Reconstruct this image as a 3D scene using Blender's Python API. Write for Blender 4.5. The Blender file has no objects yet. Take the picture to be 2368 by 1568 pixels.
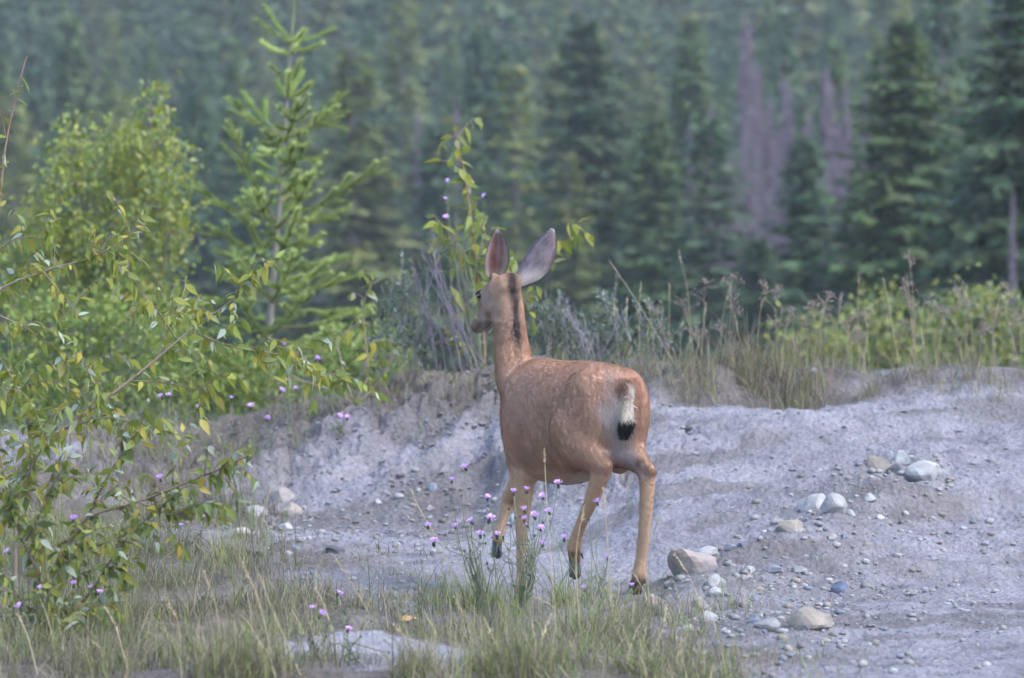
import bpy, math
import numpy as np
from mathutils import Vector, Matrix

# ------------------------------------------------------------------ camera, sky, sun, exposure
SC = bpy.context.scene
COL = SC.collection
R = math.radians
LENS, CAMZ, PITCH = 168.6, 1.7, 0.0321
cam_d = bpy.data.cameras.new('camera'); cam = bpy.data.objects.new('camera', cam_d); COL.objects.link(cam)
cam_d.lens = LENS; cam_d.sensor_width = 36; cam_d.clip_start = 0.5; cam_d.clip_end = 3000
cam.location = (0, 0, CAMZ); cam.rotation_euler = (math.pi/2 - PITCH, 0, 0)
cam_d.dof.use_dof = True; cam_d.dof.focus_distance = 20.3; cam_d.dof.aperture_fstop = 3.8
SC.camera = cam
SUN_EL, SUN_AZ = R(52), R(118)          # azimuth measured from +Y (view direction) towards +X (right)
world = bpy.data.worlds.new('World'); SC.world = world; world.use_nodes = True
wn = world.node_tree.nodes; wl = world.node_tree.links
sky = wn.new('ShaderNodeTexSky'); sky.sky_type = 'NISHITA'; sky.sun_disc = False
sky.sun_elevation = SUN_EL; sky.sun_rotation = SUN_AZ; sky.altitude = 700; sky.dust_density = 1.6; sky.air_density = 1.0; sky.ozone_density = 1.3
bg = wn['Background']; wl.new(sky.outputs[0], bg.inputs[0]); bg.inputs[1].default_value = 0.15
sun_d = bpy.data.lights.new('sun', 'SUN'); sun_d.energy = 1.0; sun_d.angle = R(30); sun_d.color = (1.0, 0.97, 0.93)
sun = bpy.data.objects.new('sun', sun_d); COL.objects.link(sun)
sd = Vector((math.sin(SUN_AZ)*math.cos(SUN_EL), math.cos(SUN_AZ)*math.cos(SUN_EL), math.sin(SUN_EL)))
sun.rotation_euler = sd.to_track_quat('Z', 'Y').to_euler()
SC.view_settings.view_transform = 'Standard'; SC.view_settings.look = 'None'
SC.view_settings.exposure = 2.08; SC.view_settings.gamma = 1.0; SC.view_settings.use_curve_mapping = False
SC.render.engine = 'CYCLES'
SC.cycles.use_denoising = True; SC.cycles.use_adaptive_sampling = True; SC.cycles.adaptive_threshold = .04
SC.cycles.max_bounces = 4; SC.cycles.diffuse_bounces = 2; SC.cycles.transparent_max_bounces = 4; SC.cycles.volume_bounces = 0

# ------------------------------------------------------------------ helpers
K = 36.0/LENS/1024
FW = np.array([0, math.cos(PITCH), -math.sin(PITCH)]); UP = np.array([0, math.sin(PITCH), math.cos(PITCH)])
def at(u, v, d):
    """world point at distance d along +Y that lies on the sight line of photo point (u, v), 1024 x 678"""
    q = FW + UP*((339-v)*K); q = q + np.array([(u-512)*K, 0, 0])
    return np.array([0, 0, CAMZ]) + q*(d/q[1])
S2 = 1024/2367.0
def at2(u, v, d): return at(u*S2, v*S2, d)

def hsh(ix, iy, iz, seed):
    h = (ix.astype(np.int64)*374761393 + iy.astype(np.int64)*668265263 + iz.astype(np.int64)*2147483647 + seed*1274126177) & 0xFFFFFFFF
    h = ((h ^ (h >> 13))*1274126177) & 0xFFFFFFFF
    h = ((h ^ (h >> 16))*2246822519) & 0xFFFFFFFF
    return ((h ^ (h >> 15)) & 0xFFFFFF)/float(0x1000000)
def vn2(x, y, seed=0):
    x = np.asarray(x, float); y = np.asarray(y, float)
    ix, iy = np.floor(x), np.floor(y); fx, fy = x-ix, y-iy
    fx = fx*fx*fx*(fx*(fx*6-15)+10); fy = fy*fy*fy*(fy*(fy*6-15)+10)
    z = np.zeros_like(ix)
    a = hsh(ix, iy, z, seed); b = hsh(ix+1, iy, z, seed); c = hsh(ix, iy+1, z, seed); d = hsh(ix+1, iy+1, z, seed)
    return (a*(1-fx)+b*fx)*(1-fy) + (c*(1-fx)+d*fx)*fy - 0.5
def fbm2(x, y, oct=4, seed=0, gain=0.5):
    s, a = 0, 1.0
    for i in range(oct):
        s = s + a*vn2(x*2**i + 17.3*i, y*2**i - 9.1*i, seed+i); a *= gain
    return s
def vn3(p, seed=0):
    i = np.floor(p); f = p-i; f = f*f*(3-2*f); o = 0
    for dx in (0, 1):
        for dy in (0, 1):
            for dz in (0, 1):
                w = (f[:, 0] if dx else 1-f[:, 0])*(f[:, 1] if dy else 1-f[:, 1])*(f[:, 2] if dz else 1-f[:, 2])
                o = o + w*hsh(i[:, 0]+dx, i[:, 1]+dy, i[:, 2]+dz, seed)
    return o - 0.5
def worley(x, y, seed=0):
    ix, iy = np.floor(x), np.floor(y); f1 = np.full(np.shape(x), 9.0); f2 = f1.copy(); cid = np.zeros(np.shape(x))
    z = np.zeros_like(ix)
    for dx in (-1, 0, 1):
        for dy in (-1, 0, 1):
            jx, jy = ix+dx, iy+dy
            px = jx + .1 + .8*hsh(jx, jy, z, seed); py = jy + .1 + .8*hsh(jx, jy, z+1, seed)
            dd = np.hypot(px-x, py-y); c = hsh(jx, jy, z+2, seed)
            n = dd < f1
            f2 = np.where(n, f1, np.minimum(f2, dd)); cid = np.where(n, c, cid); f1 = np.where(n, dd, f1)
    return f1, f2, cid
def sstep(a, b, x):
    t = np.clip((x-a)/(b-a), 0, 1); return t*t*(3-2*t)

def mk_mesh(name, V, Fs, col=None, smooth=False, mats=(), midx=None):
    """V (N,3); Fs = one face array or a list of face arrays (M,3)/(M,4); col (N,3)"""
    if isinstance(Fs, np.ndarray): Fs = [Fs]
    Fs = [np.asarray(f, np.int32) for f in Fs if len(f)]
    me = bpy.data.meshes.new(name)
    V = np.asarray(V, np.float32)
    me.vertices.add(len(V)); me.vertices.foreach_set('co', V.ravel())
    nl = sum(f.size for f in Fs); npoly = sum(len(f) for f in Fs)
    me.loops.add(nl); me.polygons.add(npoly)
    me.loops.foreach_set('vertex_index', np.concatenate([f.ravel() for f in Fs]))
    sizes = np.concatenate([np.full(len(f), f.shape[1], np.int32) for f in Fs])
    st = np.concatenate([[0], np.cumsum(sizes)[:-1]]).astype(np.int32)
    me.polygons.foreach_set('loop_start', st)
    if midx is not None: me.polygons.foreach_set('material_index', np.asarray(midx, np.int32))
    me.polygons.foreach_set('use_smooth', np.full(npoly, bool(smooth)))
    if col is not None:
        a = me.attributes.new('Col', 'FLOAT_COLOR', 'POINT')
        c = np.ones((len(V), 4), np.float32); c[:, :3] = col; a.data.foreach_set('color', c.ravel())
    for m in mats: me.materials.append(m)
    me.update(); me.validate()
    return me
def link(name, me, parent=None, loc=None):
    o = bpy.data.objects.new(name, me); COL.objects.link(o)
    if parent is not None: o.parent = parent
    if loc is not None: o.location = loc
    return o
def tag(o, label, cat=None, group=None, kind=None):
    o['label'] = label
    if cat: o['category'] = cat
    if group: o['group'] = group
    if kind: o['kind'] = kind
    return o
def empty(name, loc=(0, 0, 0)):
    o = bpy.data.objects.new(name, None); COL.objects.link(o); o.location = tuple(loc); o.empty_display_size = .1
    return o

class MB:
    """collects vertices, faces and colours for one mesh"""
    def __init__(s): s.V = []; s.T = []; s.Q = []; s.C = []; s.n = 0
    def add(s, V, T=None, Q=None, C=None):
        V = np.asarray(V, float).reshape(-1, 3)
        if T is not None and len(T): s.T.append(np.asarray(T)+s.n)
        if Q is not None and len(Q): s.Q.append(np.asarray(Q)+s.n)
        if C is None: C = (1, 1, 1)
        C = np.asarray(C, float); C = np.broadcast_to(C, (len(V), 3))
        s.V.append(V); s.C.append(C); s.n += len(V)
    def mesh(s, name, mats=(), smooth=False, origin=None):
        V = np.concatenate(s.V)
        if origin is not None: V = V - np.asarray(origin)
        F = []
        if s.Q: F.append(np.concatenate(s.Q))
        if s.T: F.append(np.concatenate(s.T))
        return mk_mesh(name, V, F, np.concatenate(s.C), smooth, mats)
def nrm(v):
    v = np.asarray(v, float); return v/np.maximum(np.linalg.norm(v, axis=-1, keepdims=True), 1e-9)
def tube(mb, P, rad, n=6, C=(1, 1, 1), cap=True, ref=None):
    """tapered tube through points P; rad scalar per point or (ra, rb)"""
    P = np.asarray(P, float); m = len(P)
    rad = np.asarray(rad, float)
    if rad.ndim == 1: rad = np.stack([rad, rad], 1)
    T = nrm(np.gradient(P, axis=0))
    rf = np.array([0, 0, 1.0]) if ref is None else np.asarray(ref, float)
    if ref is None and abs(T[:, 2]).mean() > .8: rf = np.array([1.0, 0, 0])
    a = np.linspace(0, 2*np.pi, n, endpoint=False)
    A = nrm(np.cross(T, rf)); B = np.cross(A, T)
    V = P[:, None]+A[:, None]*(np.cos(a)[None, :, None]*rad[:, 0, None, None])+B[:, None]*(np.sin(a)[None, :, None]*rad[:, 1, None, None])
    V = V.reshape(-1, 3)
    i = np.arange(m-1)[:, None]*n; j = np.arange(n)[None]; k = (j+1) % n
    Q = np.stack([i+j, i+k, i+n+k, i+n+j], -1).reshape(-1, 4)
    Tr = []
    if cap:
        V = np.concatenate([V, P[:1], P[-1:]])
        c0, c1 = m*n, m*n+1
        Tr = [(c0, (q+1) % n, q) for q in range(n)] + [(c1, (m-1)*n+q, (m-1)*n+(q+1) % n) for q in range(n)]
    C = np.asarray(C, float)
    if C.ndim == 2:
        C = np.repeat(C, n, 0)
        if cap: C = np.concatenate([C, C[:1], C[-1:]])
    mb.add(V, Tr, Q, C)
def spline(P, n=4):
    P = np.asarray(P, float)
    if len(P) < 3:
        t = np.linspace(0, 1, n+1)[:, None]; return P[0]*(1-t)+P[-1]*t
    Q = np.concatenate([[2*P[0]-P[1]], P, [2*P[-1]-P[-2]]]); out = []
    for i in range(1, len(Q)-2):
        for t in np.linspace(0, 1, n, endpoint=False):
            a, b, c, d = Q[i-1], Q[i], Q[i+1], Q[i+2]
            out.append(.5*((2*b)+(-a+c)*t+(2*a-5*b+4*c-d)*t*t+(-a+3*b-3*c+d)*t**3))
    out.append(P[-1]); return np.array(out)

# ------------------------------------------------------------------ materials
def new_mat(name):
    m = bpy.data.materials.new(name); m.use_nodes = True
    return m, m.node_tree.nodes, m.node_tree.links, m.node_tree.nodes['Principled BSDF']
def mat_col(name, rough=.8, spec=.3, scale=None, var=.25, bump=0, tint=(1, 1, 1), coords='Object', rnd=0):
    """colour from the mesh's own colour attribute, varied by noise"""
    m, n, l, b = new_mat(name)
    at_ = n.new('ShaderNodeAttribute'); at_.attribute_name = 'Col'
    out = at_.outputs['Color']
    mul = n.new('ShaderNodeMix'); mul.data_type = 'RGBA'; mul.blend_type = 'MULTIPLY'; mul.inputs[0].default_value = 1
    l.new(out, mul.inputs[6]); mul.inputs[7].default_value = (*tint, 1); out = mul.outputs[2]
    if scale:
        tc = n.new('ShaderNodeTexCoord'); nz = n.new('ShaderNodeTexNoise'); nz.inputs['Scale'].default_value = scale; nz.inputs['Detail'].default_value = 6
        nz.inputs['Roughness'].default_value = .65
        l.new(tc.outputs[coords], nz.inputs['Vector'])
        mr = n.new('ShaderNodeMapRange'); mr.inputs[1].default_value = .25; mr.inputs[2].default_value = .75
        mr.inputs[3].default_value = 1-var; mr.inputs[4].default_value = 1+var; l.new(nz.outputs[0], mr.inputs[0])
        vm = n.new('ShaderNodeVectorMath'); vm.operation = 'SCALE'; l.new(out, vm.inputs[0]); l.new(mr.outputs[0], vm.inputs['Scale']); out = vm.outputs[0]
        if bump:
            bp = n.new('ShaderNodeBump'); bp.inputs['Strength'].default_value = bump; bp.inputs['Distance'].default_value = .01
            l.new(nz.outputs[0], bp.inputs['Height']); l.new(bp.outputs[0], b.inputs['Normal'])
    if rnd:
        oi = n.new('ShaderNodeObjectInfo'); mr2 = n.new('ShaderNodeMapRange'); mr2.inputs[3].default_value = 1-rnd; mr2.inputs[4].default_value = 1+rnd
        l.new(oi.outputs['Random'], mr2.inputs[0])
        vm = n.new('ShaderNodeVectorMath'); vm.operation = 'SCALE'; l.new(out, vm.inputs[0]); l.new(mr2.outputs[0], vm.inputs['Scale']); out = vm.outputs[0]
    l.new(out, b.inputs['Base Color']); b.inputs['Roughness'].default_value = rough; b.inputs['Specular IOR Level'].default_value = spec
    return m
def mat_leaf(name, ramp=None, transl=.35, rough=.45, spec=.4):
    """thin leaf: part of the light passes through; colour from attribute or picked per leaf object"""
    m, n, l, b = new_mat(name)
    if ramp:
        oi = n.new('ShaderNodeObjectInfo'); cr = n.new('ShaderNodeValToRGB'); cr.color_ramp.interpolation = 'LINEAR'
        e = cr.color_ramp.elements
        while len(e) < len(ramp): e.new(.5)
        for q, (p, c) in zip(e, ramp): q.position = p; q.color = (*c, 1)
        l.new(oi.outputs['Random'], cr.inputs[0]); out = cr.outputs[0]
    else:
        a = n.new('ShaderNodeAttribute'); a.attribute_name = 'Col'; out = a.outputs['Color']
    tr = n.new('ShaderNodeBsdfTranslucent'); mx = n.new('ShaderNodeMixShader'); mx.inputs[0].default_value = transl
    l.new(out, b.inputs['Base Color']); l.new(out, tr.inputs[0]); b.inputs['Roughness'].default_value = rough; b.inputs['Specular IOR Level'].default_value = spec
    l.new(b.outputs[0], mx.inputs[1]); l.new(tr.outputs[0], mx.inputs[2]); l.new(mx.outputs[0], n['Material Output'].inputs[0])
    return m
M_GRASS = mat_leaf('grass_blades', transl=.3, rough=.6, spec=.25)
M_FOL = mat_leaf('foliage', transl=.35, rough=.5, spec=.35)
M_NEEDLE = mat_leaf('fir_needles', transl=.25, rough=.55, spec=.3)
M_CONIFER = mat_leaf('conifer_sprays', transl=.2, rough=.7, spec=.15)
M_BARK = mat_col('bark', .85, .2, 14, .3, .4)
M_TWIG = mat_col('twig', .75, .25, 60, .2)
M_DRY = mat_col('dry_plant', .85, .15, 40, .25)
M_FLOWER = mat_leaf('petals', transl=.3, rough=.6, spec=.2)
RAMP = [(0, (.23, .26, .035)), (.22, (.17, .205, .035)), (.42, (.29, .265, .036)), (.55, (.13, .165, .04)), (.7, (.24, .27, .09)), (.8, (.20, .235, .04)), (.92, (.33, .26, .04)), (1, (.40, .44, .33))]
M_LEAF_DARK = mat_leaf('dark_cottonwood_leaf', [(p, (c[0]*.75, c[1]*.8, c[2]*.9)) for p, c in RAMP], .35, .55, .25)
M_LEAF = mat_leaf('cottonwood_leaf', RAMP, .4, .55, .22)
# ------------------------------------------------------------------ ground
CRX = (np.array([-400, 0, 110, 240, 300, 370, 430, 490, 560, 660, 720, 820, 950, 1024, 1300])-512)*K*26
CRZ = CAMZ - (np.array([440, 437, 434, 428, 409, 392, 379, 373, 371, 369, 371, 378, 377, 376, 372])-185)*K*26
D0X = np.array([-9, -2.6, -1.9, -1.2, -.2, .25, .8, 1.6, 9]); D0V = np.array([21.5, 22.0, 23.3, 24.0, 23.8, 22.6, 21.0, 20.6, 20.4])
def seg_dist(x, y, a, b):
    ax, ay = a; bx, by = b; t = np.clip(((x-ax)*(bx-ax)+(y-ay)*(by-ay))/((bx-ax)**2+(by-ay)**2), 0, 1)
    return np.hypot(x-ax-t*(bx-ax), y-ay-t*(by-ay))
def h_base(x, y):
    """large shape of the land: flat clearing, clay mound, valley, far hillside"""
    x = np.asarray(x, float); y = np.asarray(y, float)
    xc = x*26/np.maximum(y, 12); xc = np.where(y > 26, x, xc)
    zc = np.interp(xc, CRX, CRZ); d0 = np.interp(xc, D0X, D0V); dc = 26.0
    t = np.clip((y-d0)/(dc-d0), 0, 1)
    rgt = sstep(-.2, .9, xc)
    sl = sstep(0, 1, t)*.65 + t*.35
    sr = t**1.25*.55 + sstep(0, 1, t)*.45
    z = zc*(sl*(1-rgt)+sr*rgt)
    z = z - .085*np.exp(-((x-.04)/.55)**2-((y-20.62)/.75)**2)
    z = z + .05*np.exp(-((x+.55)/.35)**2-((y-17.55)/.45)**2)
    z = z - .05*np.exp(-((x+.4)/.6)**2-((y-18.6)/.4)**2)
    # back side of the mound, valley floor, far slope
    b = np.clip(y-26.4, 0, None)
    z = z - .055*np.clip(b, 0, 124)
    z = z + .105*np.clip(y-150, 0, 290)
    z = z + sstep(40, 120, y)*fbm2(x/40, y/40, 3, 5)*2.5
    return z
LA = None
def h_fine(x, y):
    """clods, rills and cracks on the clay"""
    m = sstep(14, 16, y)*(1-sstep(27.5, 30, y))
    z = .05*fbm2(x/.8, y/.8, 4, 11)
    xr = x*.80+y*.42; yr = -x*.42+y*.80
    rgt = sstep(.2, 1.0, x)*sstep(20.0, 21.3, y)
    z = z + rgt*.13*fbm2(xr/1.9, yr/.42, 3, 21)
    wx = x+.05*fbm2(x/.15, y/.15, 2, 31); wy = y+.05*fbm2(x/.15, y/.15, 2, 33)
    f1, f2, cid = worley(wx/.17, wy/.26, 3)
    face = sstep(.08, .25, h_base(x, y))*(1-sstep(25.7, 26.2, y))
    lft = 1-sstep(.2, 1.2, x)
    crk = np.clip(1-(f2-f1)/.10, 0, 1)*sstep(-.12, .12, fbm2(x/.5, y/.5, 2, 77))
    z = z + face*(.25+.75*lft)*((cid-.5)*.06 - .055*crk) + face*lft*.06*fbm2(x/.30, y/.42, 3, 15)
    g1, g2, gid = worley(wx/.06+7, wy/.09+3, 9)
    z = z + (.35+.65*face*lft)*((gid-.5)*.026 - .018*np.clip(1-(g2-g1)/.15, 0, 1))
    z = z + .012*fbm2(x/.07, y/.10, 3, 41)
    al = (-.58*x-.81*y); ac = (.81*x-.58*y); wv = ac+.12*fbm2(al/.5, ac/.5, 2, 19)
    ril = face*lft; z = z + ril*(.055-.19*np.abs(fbm2(wv/.34, al/1.7, 3, 17)))
    # lip of turf along the crest
    z = z + .045*np.exp(-((y-25.95)/.26)**2)*(.5+(1.8-1.2*sstep(1, 2, x))*fbm2(x/.35, y/.6, 3, 51))
    if LA is not None:
        dd = seg_dist(x, y, *LA); z = z + .07*np.exp(-(dd/.30)**2)*(1+.8*fbm2(x/.2, y/.2, 3, 61))
    return z*m
FEET = [at(635, 595, 20.03), at(520, 602, 20.57)]
def H(x, y):
    z = h_base(x, y)+h_fine(x, y)
    for f in FEET:
        w = np.exp(-(((x-f[0])/.15)**2+((y-f[1])/np.where(y > f[1], .22, 1.0))**2)**2); z = z+(f[2]+.002-z)*w
    return z
def G(u, v, d0=13, d1=40):
    d = np.arange(d0, d1, .02); p0 = at(u, v, 1.0)-np.array([0, 0, CAMZ])
    x = p0[0]*d; z = CAMZ+p0[2]*d; hh = H(x, d); i = np.argmax(z < hh) if (z < hh).any() else len(d)-1
    return np.array([x[i], d[i], hh[i]])
def G2(u, v): return G(u*S2, v*S2)
_a = G2(1600, 1390); _b = G2(2150, 1070); LA = ((_a[0], _a[1]), (_b[0], _b[1]))
def blob(x, y, u, v, ru, rv, soft=.5, nb=None):
    """soft ellipse on the ground round the spot seen at (u, v) [2367 px wide]; ru, rv in metres"""
    c = G2(u, v); q = np.hypot((x-c[0])/ru, (y-c[1])/rv)
    return 1-sstep(1-soft, 1+soft, q + .9*(fbm2(x/.4, y/.6, 3, 5) if nb is None else nb))
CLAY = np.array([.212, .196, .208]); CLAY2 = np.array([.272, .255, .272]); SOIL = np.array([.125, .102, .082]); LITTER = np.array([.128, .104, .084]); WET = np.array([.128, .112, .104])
def ground_colour(x, y):
    nb = fbm2(x/.4, y/.6, 3, 5); n1 = fbm2(x/.5, y/.8, 4, 101); n2 = fbm2(x/.09, y/.14, 4, 111)
    c = CLAY*(1+.22*n2[:, None])
    w = np.clip(.35+.9*n1+.7*n2, 0, 1)[:, None]; c = c*(1-w)+CLAY2*w
    f1, f2, cid = worley((x+.05*n2)/.17, (y+.05*n2)/.26, 3)
    face = sstep(.08, .25, h_base(x, y))
    # darker damp streaks on the mound
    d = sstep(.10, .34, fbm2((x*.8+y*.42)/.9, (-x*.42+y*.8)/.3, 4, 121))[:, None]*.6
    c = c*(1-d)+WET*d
    crest = np.exp(-((y-25.85)/.42)**2)*sstep(-.55, .25, fbm2(x/.3, y/.3, 3, 131)+.15)
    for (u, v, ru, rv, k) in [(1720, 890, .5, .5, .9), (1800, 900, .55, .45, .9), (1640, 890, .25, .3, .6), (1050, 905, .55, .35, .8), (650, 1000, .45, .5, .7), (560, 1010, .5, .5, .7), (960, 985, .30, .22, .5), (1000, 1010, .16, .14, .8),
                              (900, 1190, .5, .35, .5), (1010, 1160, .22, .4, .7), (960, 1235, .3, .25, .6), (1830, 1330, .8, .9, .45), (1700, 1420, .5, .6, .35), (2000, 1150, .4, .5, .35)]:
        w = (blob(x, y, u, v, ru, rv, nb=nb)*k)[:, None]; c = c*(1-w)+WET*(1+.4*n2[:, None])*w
    w = (np.clip(crest, 0, 1)*.8)[:, None]; c = c*(1-w)+SOIL*(1+.5*n2[:, None])*w
    for (u, v, ru, rv, k) in [(250, 1330, .9, 2.0, .95), (250, 1590, 1.6, .5, .9), (1250, 1590, .9, .35, .8), (80, 1250, .7, 2.0, .9), (420, 1180, .3, .8, .6), (500, 1450, .8, 1.2, .85), (150, 1500, 1.2, .9, .9), (1350, 1500, .7, .55, .9), (1500, 1540, .5, .4, .6), (300, 1130, .6, 1.0, .5), (1150, 1400, .3, .4, .4)]:
        w = (blob(x, y, u, v, ru, rv, nb=nb)*k)[:, None]; c = c*(1-w)+LITTER*(1+.7*n2[:, None])*w
    w = (blob(x, y, 880, 1490, .38, .30, .25, nb=nb*.6))[:, None]; c = c*(1-w)+CLAY2*1.02*(1+.2*n2[:, None])*w
    beyond = sstep(26.2, 27.2, y)[:, None]; c = c*(1-beyond)+np.array([.06, .065, .03])*beyond
    return np.clip(c, .02, .8)
def axis(dense0, dense1, step, far0, far1, n):
    a = np.arange(dense0, dense1+1e-6, step)
    g = np.linspace(0, 1, n+1)[1:]**2.6
    return np.concatenate([(dense0+(far0-dense0)*g)[::-1], a, dense1+(far1-dense1)*g])
gx = axis(-3.1, 3.1, .0135, -260, 260, 30); gy = axis(15.6, 27.2, .023, -40, 620, 44)
XX, YY = np.meshgrid(gx, gy); xf, yf = XX.ravel(), YY.ravel(); zf = H(xf, yf)
nx, ny = len(gx), len(gy)
ii = (np.arange(ny-1)[:, None]*nx+np.arange(nx-1)[None]).ravel()
gq = np.stack([ii, ii+1, ii+nx+1, ii+nx], 1)
def ground_mat():
    m, n, l, b = new_mat('clay_ground')
    a = n.new('ShaderNodeAttribute'); a.attribute_name = 'Col'
    tc = n.new('ShaderNodeTexCoord'); mp = n.new('ShaderNodeMapping'); mp.inputs['Scale'].default_value = (1, .6, 1); l.new(tc.outputs['Object'], mp.inputs[0])
    n1 = n.new('ShaderNodeTexNoise'); n1.inputs['Scale'].default_value = 45; n1.inputs['Detail'].default_value = 8; n1.inputs['Roughness'].default_value = .7; l.new(mp.outputs[0], n1.inputs[0])
    n2 = n.new('ShaderNodeTexVoronoi'); n2.inputs['Scale'].default_value = 38; l.new(mp.outputs[0], n2.inputs[0])
    mr = n.new('ShaderNodeMapRange'); mr.inputs[1].default_value = .3; mr.inputs[2].default_value = .7; mr.inputs[3].default_value = .68; mr.inputs[4].default_value = 1.26; l.new(n1.outputs[0], mr.inputs[0])
    s = n.new('ShaderNodeVectorMath'); s.operation = 'SCALE'; l.new(a.outputs['Color'], s.inputs[0]); l.new(mr.outputs[0], s.inputs['Scale'])
    l.new(s.outputs[0], b.inputs['Base Color']); b.inputs['Roughness'].default_value = .95; b.inputs['Specular IOR Level'].default_value = .1
    ad = n.new('ShaderNodeMath'); ad.operation = 'MULTIPLY_ADD'; l.new(n2.outputs['Distance'], ad.inputs[0]); ad.inputs[1].default_value = .6; l.new(n1.outputs[0], ad.inputs[2])
    bp = n.new('ShaderNodeBump'); bp.inputs['Strength'].default_value = 1; bp.inputs['Distance'].default_value = .022; l.new(ad.outputs[0], bp.inputs['Height']); l.new(bp.outputs[0], b.inputs['Normal'])
    return m
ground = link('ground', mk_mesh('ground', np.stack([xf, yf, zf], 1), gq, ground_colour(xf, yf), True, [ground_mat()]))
tag(ground, 'pale cracked clay ground rising to a mound behind the deer', kind='structure')

# ------------------------------------------------------------------ rocks
def rock_mat():
    m = mat_col('stone', .8, .25, 9, .22, .5, rnd=.08)
    return m
M_ROCK = rock_mat()
def ico(sub):
    import bmesh
    bm = bmesh.new(); bmesh.ops.create_icosphere(bm, subdivisions=sub, radius=1)
    V = np.array([v.co[:] for v in bm.verts]); F = np.array([[v.index for v in f.verts] for f in bm.faces]); bm.free(); return V, F
ICO3 = ico(3); ICO1 = ico(1); ICO2 = ico(2)
def rock_mesh(sx, sy, sz, seed, ang, col):
    """ang 0 = water-worn pebble, 1 = angular broken stone"""
    V, F = ICO3; g = np.random.default_rng(seed); V = V.copy()
    for k in range(int(6+10*ang)):
        nn = nrm(g.normal(size=3)); off = g.uniform(.55, .88) if ang > .25 else g.uniform(.72, .95)
        d = V@nn; V = V - np.clip(d-off, 0, None)[:, None]*nn*.97
    V = V*(1+.3*vn3(V*1.6+seed, seed)[:, None]+.08*vn3(V*4+seed, seed+1)[:, None])
    n = vn3(V*3+seed*1.7, seed+5); c = np.asarray(col)*(1+.35*n[:, None]); dirt = (1-sstep(-.45, .25, V[:, 2]+.8*n))[:, None]*.8; c = c*(1-dirt)+CLAY*.9*dirt
    V = V*np.array([sx, sy, sz])/2/np.abs(V).max(0)
    return mk_mesh('rock', V, F, np.clip(c, .01, .9), ang < .35, [M_ROCK])
WHT, PALE, TAN, PINK, GRY, BLU, DRK = (.305, .295, .285), (.27, .258, .25), (.235, .20, .165), (.25, .20, .18), (.20, .19, .185), (.155, .168, .195), (.07, .07, .075)
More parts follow.
